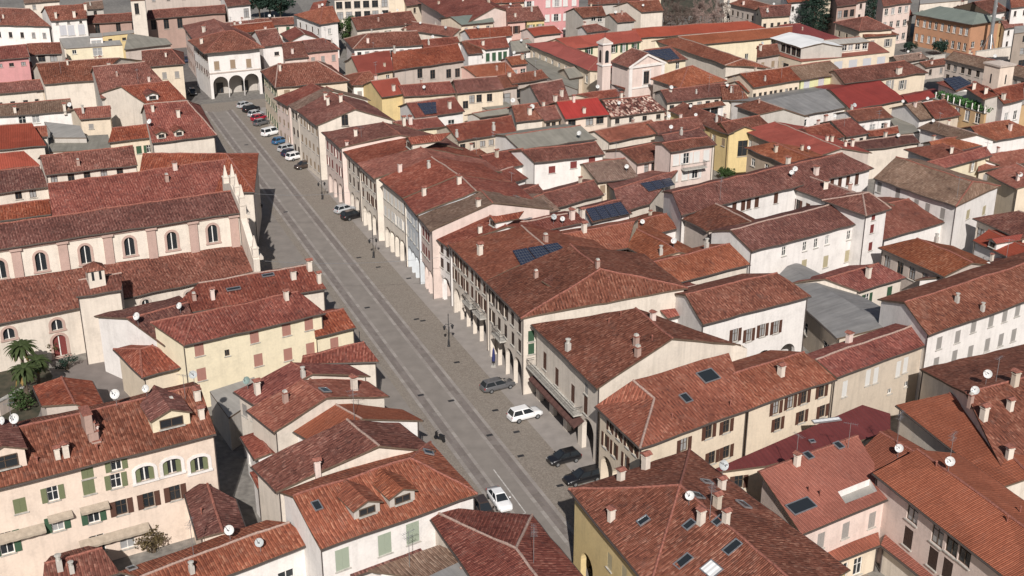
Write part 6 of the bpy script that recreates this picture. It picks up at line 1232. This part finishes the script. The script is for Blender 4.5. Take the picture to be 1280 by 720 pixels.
def palm(label, top, zt, R_, seed, dry=False):
    rng = random.Random(seed); p = at(top[0], top[1], zt); p.z = 0; r_ = thing('palm_tree', label, 'palm', p, 'palms in the church garden'); t_ = MB(); t_.tube((0, 0, 0), (.1, .1, zt - .2), .26, .2, n=8); t_.build('trunk', ['bark'], r_); cr = MB(); dr = MB()
    for i in range(80):
        a = rng.uniform(0, 6.28); up = rng.uniform(-.75, 1.1); mb = dr if up < -.45 else cr; pr = V((.1, .1, zt)); d = V((math.cos(a), math.sin(a), up)).normalized(); n_ = 6; side = V((-math.sin(a), math.cos(a), 0)); L_ = R_ * rng.uniform(.75, 1.05)
        for s_ in range(n_):
            q = pr + d * (L_ / n_); w0 = .22 * R_ / 2.2 * math.sin(math.pi * (s_ + .35) / (n_ + .7)); w1 = .22 * R_ / 2.2 * math.sin(math.pi * (s_ + 1.35) / (n_ + .7))
            for sg in (1, -1):
                dz = V((0, 0, -.25)); mb.face([pr, q, q + side * sg * w1 + dz * w1, pr + side * sg * w0 + dz * w0] if sg < 0 else [pr, pr + side * sg * w0 + dz * w0, q + side * sg * w1 + dz * w1, q])
            pr = q; d = (d + V((0, 0, -.30))).normalized()
    cr.build('crown', ['leaf_palm'], r_); dr.build('dry_fronds', ['leaf_dry'], r_)
cedar('dark cedar behind the glazed roof pavilion, the left one of two', (1016, 44), 14.5, 7.2, 1); cedar('dark cedar at the top edge beside the hip-roofed cream house, the right one', (1090, 30), 15, 6.5, 2)
round_tree('dark evergreen tree beside the orange-tiled road house', (434, 66), 11, 3.4, 3, 'leaf_green', n=34)
round_tree('dark round evergreen below the green-roofed villa', (1176, 70), 4.6, 3.0, 4, 'leaf_dark', name='bush'); round_tree('smaller dark evergreen bush left of the round one by the villa', (1136, 66), 3.2, 2.0, 5, 'leaf_dark', name='bush')
palm('tall palm with ochre dry fronds, the nearest one in the church garden', (28, 462), 5.0, 2.2, 11, True); palm('tall palm in the middle of the church garden', (24, 434), 5.4, 2.3, 12); palm('slim palm against the church wall at left', (20, 400), 5.8, 1.8, 13); palm('palm half behind the middle one, nearer the arched door', (44, 452), 4.4, 2.0, 14)
round_tree('round green shrub beside the low gabled garden roof', (25, 512), 2.6, 2.2, 15, 'leaf_green', name='bush', lsize=.14); round_tree('brownish shrub before the arched gateway of the peach apartment house', (192, 690), 2.8, 1.9, 16, 'leaf_brown', name='bush', lsize=.12)
round_tree('leafy vine clump by the arched church door', (66, 448), 3.0, 1.1, 17, 'leaf_brown', name='bush', lsize=.12, n=16); round_tree('reddish creeper at the lower left wall', (52, 690), 3.2, 1.0, 18, 'leaf_brown', name='bush', lsize=.12, n=14)
round_tree('small dark hedge by the arched church door', (84, 462), 1.8, 1.6, 19, 'leaf_dark', name='bush', lsize=.12, n=16)
round_tree('green shrubs in the gap beside the tan house', (908, 225), 2.4, 1.9, 20, 'leaf_green', name='bush', lsize=.2); round_tree('small round shrub on the pink balcony house terrace', (842, 216), 4.5, 1.4, 21, 'leaf_green', name='bush', lsize=.15, n=14)
for i, (x, y, h_, mt, lb) in enumerate([(824, 36, 9, 'twig', 'leafless tree at the left end of the thicket, nearest the white house'), (838, 38, 9, 'twig', 'second leafless tree from the left in the thicket'), (852, 40, 9.5, 'twig', 'third leafless tree from the left, dark twigs'),
   (866, 40, 9.5, 'twig_pink', 'leftmost of the pale pinkish leafless trees'), (878, 40, 10, 'twig_pink', 'middle one of the pale pinkish leafless trees'), (890, 38, 10, 'twig_pink', 'rightmost of the pale pinkish leafless trees'), (904, 34, 8, 'twig', 'leafless tree just left of the grey-walled house'),
   (845, 28, 10, 'twig', 'tall leafless tree behind the dark-twigged ones'), (832, 26, 10, 'twig', 'leafless tree at the back left of the thicket'), (924, 34, 6, 'twig', 'low leafless tree before the grey-walled house')]):
    bare_tree(lb, (x, y), h_, 30 + i, mt)
for i, (x, y, h_, lb) in enumerate([(325, 24, 9, 'leftmost dark tree of the clump beside the top road'), (338, 22, 10, 'middle dark tree of the clump beside the top road'), (351, 24, 9, 'right dark tree of the clump, at the road edge'), (344, 14, 11, 'dark tree at the back of the clump by the top road')]): round_tree(lb, (x, y), h_, 4.5, 60 + i, 'leaf_dark', 'dark trees by the top road', lsize=.4, n=20)
for i, (x, y, mt, lb) in enumerate([(830, 42, 'twig', 'brown leafless thicket clump at the left, behind the convent'), (846, 42, 'twig', 'brown leafless thicket clump second from left, behind the convent'), (862, 42, 'twig', 'brown leafless thicket clump in the middle, behind the convent'), (876, 42, 'twig_pink', 'pinkish leafless thicket clump left of its twin, behind the convent'), (891, 40, 'twig_pink', 'pinkish leafless thicket clump right of its twin, behind the convent'), (912, 36, 'twig', 'brown leafless thicket clump at the right, behind the convent')]):
    round_tree(lb, (x, y), 7.5, 3.2, 90 + i, mt, 'leafless trees at the top edge', lsize=.13, n=30, name='thicket')
bare_tree('leafless shrub tree before the orange villa', (1150, 50), 7, 71, 'twig', None); bare_tree('leafless shrub tree between pavilion and villa', (1108, 72), 6, 72, 'twig', None); bare_tree('leafless bush below the round evergreen', (1160, 86), 4, 73, 'twig', None)
for i, (x, y, lb) in enumerate([(1252, 52, 'brownish garden shrub nearer the mast, top right'), (1268, 46, 'brownish garden shrub nearer the right edge, top right')]): round_tree(lb, (x, y), 3, 2.2, 80 + i, 'leaf_brown', 'garden shrubs top right', name='bush', lsize=.25)
# ================================================================ church front, chapel, towers and other special pieces
Z = V((0, 0, 1))
a3, d, L_, nrm, zm = NAVE_W['1']; org = V(NAVE.location)
def slab(name, pts, t0, t1, mats, parent, a3=a3, d=d, nrm=nrm, org=org):
    m_ = MB(); A = [a3 + d * u + Z * z + nrm * t1 for u, z in pts]; B = [a3 + d * u + Z * z + nrm * t0 for u, z in pts]; n = len(pts)
    m_.face(A); m_.face(B[::-1])
    for i in range(n): m_.face([B[i], B[(i + 1) % n], A[(i + 1) % n], A[i]])
    return m_.build(name, mats, parent, org)
zr = 13.5 + .34 * L_ / 2
FR = slab('facade', [(-6.6, 0), (L_ + 6.6, 0), (L_ + 6.6, 8.6), (L_ + 5.6, 9.2), (L_ + .8, 12.6), (L_ + .8, 14.6), (L_ / 2, zr + 1.2), (-.8, 14.6), (-.8, 12.6), (-5.6, 9.2), (-6.6, 8.6)], .05, .9, ['w_offwhite'], NAVE)
def trim_box(name, u, z, w_, h_, t, mt, parent, par_t=.9): 
    m_ = MB(); m_.box(a3 + d * u + Z * z + nrm * (par_t + t / 2), (w_, t, h_), ax=(d, -nrm, Z)); return m_.build(name, [mt], parent, org)
trim_box('cornice', L_ / 2, 12.9, L_ + 2.2, .5, .5, 'w_offwhite', FR); trim_box('cornice', -3.6, 8.7, 6.4, .4, .5, 'w_offwhite', FR); trim_box('cornice', L_ + 3.6, 8.7, 6.4, .4, .5, 'w_offwhite', FR)
for u in (-.2, L_ * .32, L_ * .68, L_ + .2): trim_box('pilaster', u, 6.3, .9, 12.4, .25, 'w_palepink', FR)
m_ = MB(); m_.box(a3 + d * (L_ / 2) + Z * 2 + nrm * 1.0, (2.4, .3, 4.0), ax=(d, -nrm, Z)); m_.build('door', ['shut_b'], FR, org)
for u, z in ((-.5, 14.7), (L_ / 2, zr + 1.2), (L_ + .5, 14.7), (L_ * .25, 14.6 + (zr + 1.2 - 14.6) * .52), (-6.0, 9.1)):
    m_ = MB(); c = a3 + d * u + nrm * .5; m_.box(c + Z * (z + .35), (.8, .8, 1.2), ax=(d, -nrm, Z)); m_.box(c + Z * (z + 1.0), (.95, .95, .15), ax=(d, -nrm, Z)); m_.box(c + Z * (z + 1.9), (.6, .6, 1.7), ax=(d, -nrm, Z), taper=.15); m_.build('pinnacle', ['w_offwhite'], FR, org)
a2, d2, L2, n2, zm2 = NAVE_W['f']
for x, y in [(22, 331), (80, 322), (136, 313), (190, 303), (242, 294), (293, 286), (-36, 340)]:
    p = on_plane(x, y, a2, n2); m_ = MB(); p.z = 9.5; m_.box(p + n2 * .12 + Z * .7, (1.15, .24, 6.0), ax=(d2, -n2, Z)); m_.box(p + n2 * .22 + Z * 3.45, (1.5, .45, .3), ax=(d2, -n2, Z)); m_.build('pilaster', ['w_mauve'], NAVE, org)
m_ = MB(); p = a2 + d2 * (L2 / 2) + n2 * .1 + Z * (zm2 - .35); m_.box(p, (L2, .2, .35), ax=(d2, -n2, Z)); m_.build('cornice', ['w_mauve'], NAVE, org)
# little lantern on the chapel roof
p = at(119, 344, 11.2); m_ = MB(); m_.box(p - Z * .2, (2.0, 2.0, 2.4), rz=.5); lo = m_.build('lantern', ['w_offwhite'], NAVE, org)
m_ = MB(); c = p + Z * 1.0; q = [c + V((math.cos(.5 + a), math.sin(.5 + a), 0)) * 1.75 for a in (.785, 2.356, 3.927, 5.498)]; pk = c + Z * .9
for i in range(4): m_.face([q[i], q[(i + 1) % 4], pk])
m_.face(q[::-1]); m_.build('lantern_roof', ['brown'], lo, org)
for a in (.5 - 1.5708, .5 + 3.1416, .5): 
    dd = V((math.cos(a), math.sin(a), 0)); s_ = V((-dd.y, dd.x, 0))
    for k_ in (-.45, .45): m_ = MB(); m_.box(p + dd * 1.01 + s_ * k_ + Z * .25, (.3, .04, 1.1), ax=(s_, dd, Z)); m_.build('lantern_window', ['glass'], lo, org)
# small gabled roofs of the church garden
GH = G('small gabled tile roof in the church garden beside the palms', (52, 508, 41, 483), (92, 505, 78, 470), 3.6, s=.3, roof='red', wall='stone', name='garden_house', win=0, auto=False)
# chapel
CP2 = G('small pink chapel with white-trimmed gabled front and slender bell tower', (785, 84, 762, 77), (810, 66, 790, 60), 10.5, s=.5, roof='brown', wall='palepink', name='chapel', cat='chapel', win=[('0', [(808, 97)], 'dD', 1.5, 2.8)], auto=False, rake=.25, band=[('0', 10.3, .5, .3, 'w_white'), ('0', 5.6, .3, .15, 'w_white'), ('0', 1.0, 2.0, .15, 'w_white')])
wr = HOUSES[-1][1]; a3, d, L_, nrm, zm = wr['0']; org = V(CP2.location)
for u in (.45, L_ - .45): m_ = MB(); m_.box(a3 + d * u + nrm * .1 + Z * 5.1, (.8, .2, 10.2), ax=(d, -nrm, Z)); m_.build('pilaster', ['w_white'], CP2, org)
for s0, s1 in (((-.2, 10.5), (L_ / 2, 10.5 + L_ * .25)), ((L_ / 2, 10.5 + L_ * .25), (L_ + .2, 10.5))):
    A, B = a3 + d * s0[0] + Z * s0[1], a3 + d * s1[0] + Z * s1[1]; ax0 = (B - A).normalized(); m_ = MB(); m_.box((A + B) / 2 + nrm * .2 + Z * -.2, ((B - A).length, .4, .4), ax=(ax0, -nrm, ax0.cross(-nrm))); m_.build('raking_cornice', ['w_white'], CP2, org)
m_ = MB(); u, z = L_ / 2, on_plane(808, 97, a3, nrm).z
for c, s_ in (((-1.0, 0), (.25, 3.4)), ((1.0, 0), (.25, 3.4)), ((0, 1.75), (2.4, .3)), ((0, -1.7), (2.4, .25))): 
    pu = (on_plane(808, 97, a3, nrm) - a3).dot(d); m_.box(a3 + d * (pu + c[0]) + Z * (z + c[1]) + nrm * .06, (s_[0], .12, s_[1]), ax=(d, -nrm, Z))
m_.build('window_surround', ['w_white'], CP2, org)
def tower(label, top, h_, w_, wm, cap, name, belf, rz=.48, roofm='w_stone', hcap=2.0):
    p = at(top[0], top[1], h_); p.z = 0; r_ = thing(name, label, 'tower', p, None, rz); m_ = MB(); m_.box((0, 0, h_ / 2), (w_, w_, h_)); m_.build('shaft', [wm], r_)
    m_ = MB(); m_.box((0, 0, h_ - .1), (w_ + .5, w_ + .5, .35)); m_.build('cornice', [cap], r_)
    if belf:
        m_ = MB(); m_.box((0, 0, h_ - 4.6), (w_ + .3, w_ + .3, .3)); m_.build('string_course', [cap], r_)
    m_ = MB(); c = V((0, 0, h_ + .08)); q = [c + V((sx * (w_ / 2 + .2), sy * (w_ / 2 + .2), 0)) for sx, sy in ((1, 1), (-1, 1), (-1, -1), (1, -1))]
    for i in range(4): m_.face([q[i], q[(i + 1) % 4], c + Z * hcap])
    m_.build('cap', [roofm], r_)
    for k_ in range(4):
        a = k_ * 1.5708; dd = V((math.cos(a), math.sin(a), 0)); s_ = V((-dd.y, dd.x, 0)); m_ = MB(); ww, hh = (w_ * .22, 2.2) if belf else (.18, 1.8); zc = h_ - 3.0
        pts = [(-ww, -hh / 2), (ww, -hh / 2), (ww, hh / 2)] + [(ww * math.cos(t), hh / 2 + ww * math.sin(t)) for t in (.5, 1.05, 1.57, 2.1, 2.64)] + [(-ww, hh / 2)]
        m_.face([dd * (w_ / 2 + .012) + s_ * x + Z * (zc + y) for x, y in pts]); m_.build('belfry_opening', ['glass'], r_)
    if belf: m_ = MB(); m_.tube((0, 0, h_ + hcap), (0, 0, h_ + hcap + 1.4), .05, n=5); m_.build('finial', ['iron'], r_)
tower('slender white bell tower at the left side of the pink chapel', (756, 53), 17.5, 2.0, 'w_palepink', 'w_white', 'bell_tower', True, hcap=1.0)
tower('plain square tan tower rising behind the hedged terrace house', (1250, 79), 15, 4.0, 'w_peach', 'w_stone', 'tower', False, roofm='w_stone', hcap=.5)
G('cream chapel house with black solar panels on its roof, right behind the pink chapel', (836, 77, 860, 74), (806, 63, 838, 58), 10, s=.3, roof='brown', wall='paleyellow', win=[('f', [(847, 82), (852, 81)], 'yn', 1, 1.6)], so=[(834, 75, 800, 64, 838, 60, 850, 73, 5, 3)], auto=False)
MN('low lean-to aisle roof on the left flank of the pink chapel', (781, 112, 753, 100), (783, 105, 757, 94), 5.5, s=.4, roof='red', wall='palepink', win=0, auto=False)
# tall steel mast
p = at(1235, 71); r_ = thing('steel_mast', 'tall grey steel mast rising out of the top right of the picture', 'mast', p); m_ = MB(); m_.tube((0, 0, 0), (0, 0, 40), .55, .30, n=12); m_.build('pole', ['steel'], r_)
m_ = MB(); m_.box((0, 0, .4), (3, 3, .8)); m_.build('footing', ['cement'], r_)
for k_ in range(3): a = k_ * 2.09 + .4; m_ = MB(); m_.tube((math.cos(a) * 2.2, math.sin(a) * 2.2, .3), (math.cos(a) * .4, math.sin(a) * .4, 6), .14, .1, n=6); m_.build('stay', ['steel'], r_)
def garden_wall(label, a, b, h_, t=.35, mt='w_offwhite'):
    A, B = at(*a), at(*b); d_ = (B - A).normalized(); c = (A + B) / 2; r_ = thing('garden_wall', label, 'wall', c); m_ = MB(); ax = (d_, V((-d_.y, d_.x, 0)), Z); m_.box((0, 0, h_ / 2), ((B - A).length, t, h_), ax=ax); m_.build('masonry', [mt], r_)
    m_ = MB(); m_.box((0, 0, h_ + .06), ((B - A).length + .1, t + .16, .12), ax=ax); m_.build('coping', ['cement'], r_)
garden_wall('pale garden wall below the orange villa and mast', (1218, 80), (1268, 73), 3.2); garden_wall('low rough wall below the round evergreen', (1120, 84), (1180, 78), 2.0, mt='w_grey'); garden_wall('low white wall with gap at the lane beside brick range', (208, 47), (224, 46), 1.6, mt='w_white')
garden_wall('low dark wall of the church garden beside the palms', (0, 520), (38, 498), 1.8, mt='w_stone')
# glazed roof pavilion
G('x', (1001, 60, 962, 47), (1031, 53, 985, 41), 10.6, s=.18, roof='whitesheet', wall='grey', into=GB, win=[('f', 6, [9.2], 'dD', 1.8, 2.0)], auto=False, gutter=False, o=.3)
G('x', (1034, 57, 1088, 52), (1030, 50, 1075, 46), 10.2, s=.15, roof='concrete', wall='offwhite', into=GB, win=[('f', 6, [9.2], 'un', 1.4, 1.4)], auto=False, gutter=False, o=.2)
# hedge on the roof terrace
org = V(TE.location); A, B = at(1168, 122, 9.7), at(1229, 141, 9.7); d_ = (B - A).normalized(); n_ = V((-d_.y, d_.x, 0)); n_ = n_ if n_.dot(V((1, .6, 0))) > 0 else -n_; rng = random.Random(5); m_ = MB()
for i in range(60): leaves(m_, rng, A.lerp(B, i / 59) + n_ * rng.uniform(.5, 1.8) + Z * .6, .8, 34, .2)
o_ = m_.build('hedge', ['leaf_hedge'], TE, org)
for i in range(9): m_ = MB(); m_.box(A.lerp(B, i / 8) + n_ * .3 + Z * .5, (.2, .2, 1.2)); m_.build('post', ['w_white'], TE, org)
# fire wall stepping across the peach apartment house roof
org = V(LB.location)
for k_, (x, y) in enumerate([(107, 517), (111, 527), (115, 538), (119, 549)]):
    p = on_plane(x, y, at(270, 542, 11), V((0, 0, 1))); p = at(x, y, 14.6 - k_ * .95); m_ = MB(); m_.box(p - Z * .7, (.7, 2.0, 1.9), rz=.52); fw = m_.build('fire_wall', ['w_brick'], LB, org); m_ = MB(); m_.box(p + Z * .3, (.9, 2.0, .12), rz=.52); m_.build('coping', ['ridge'], fw, org)
print('houses', len(HOUSES), 'objects', len(bpy.data.objects))
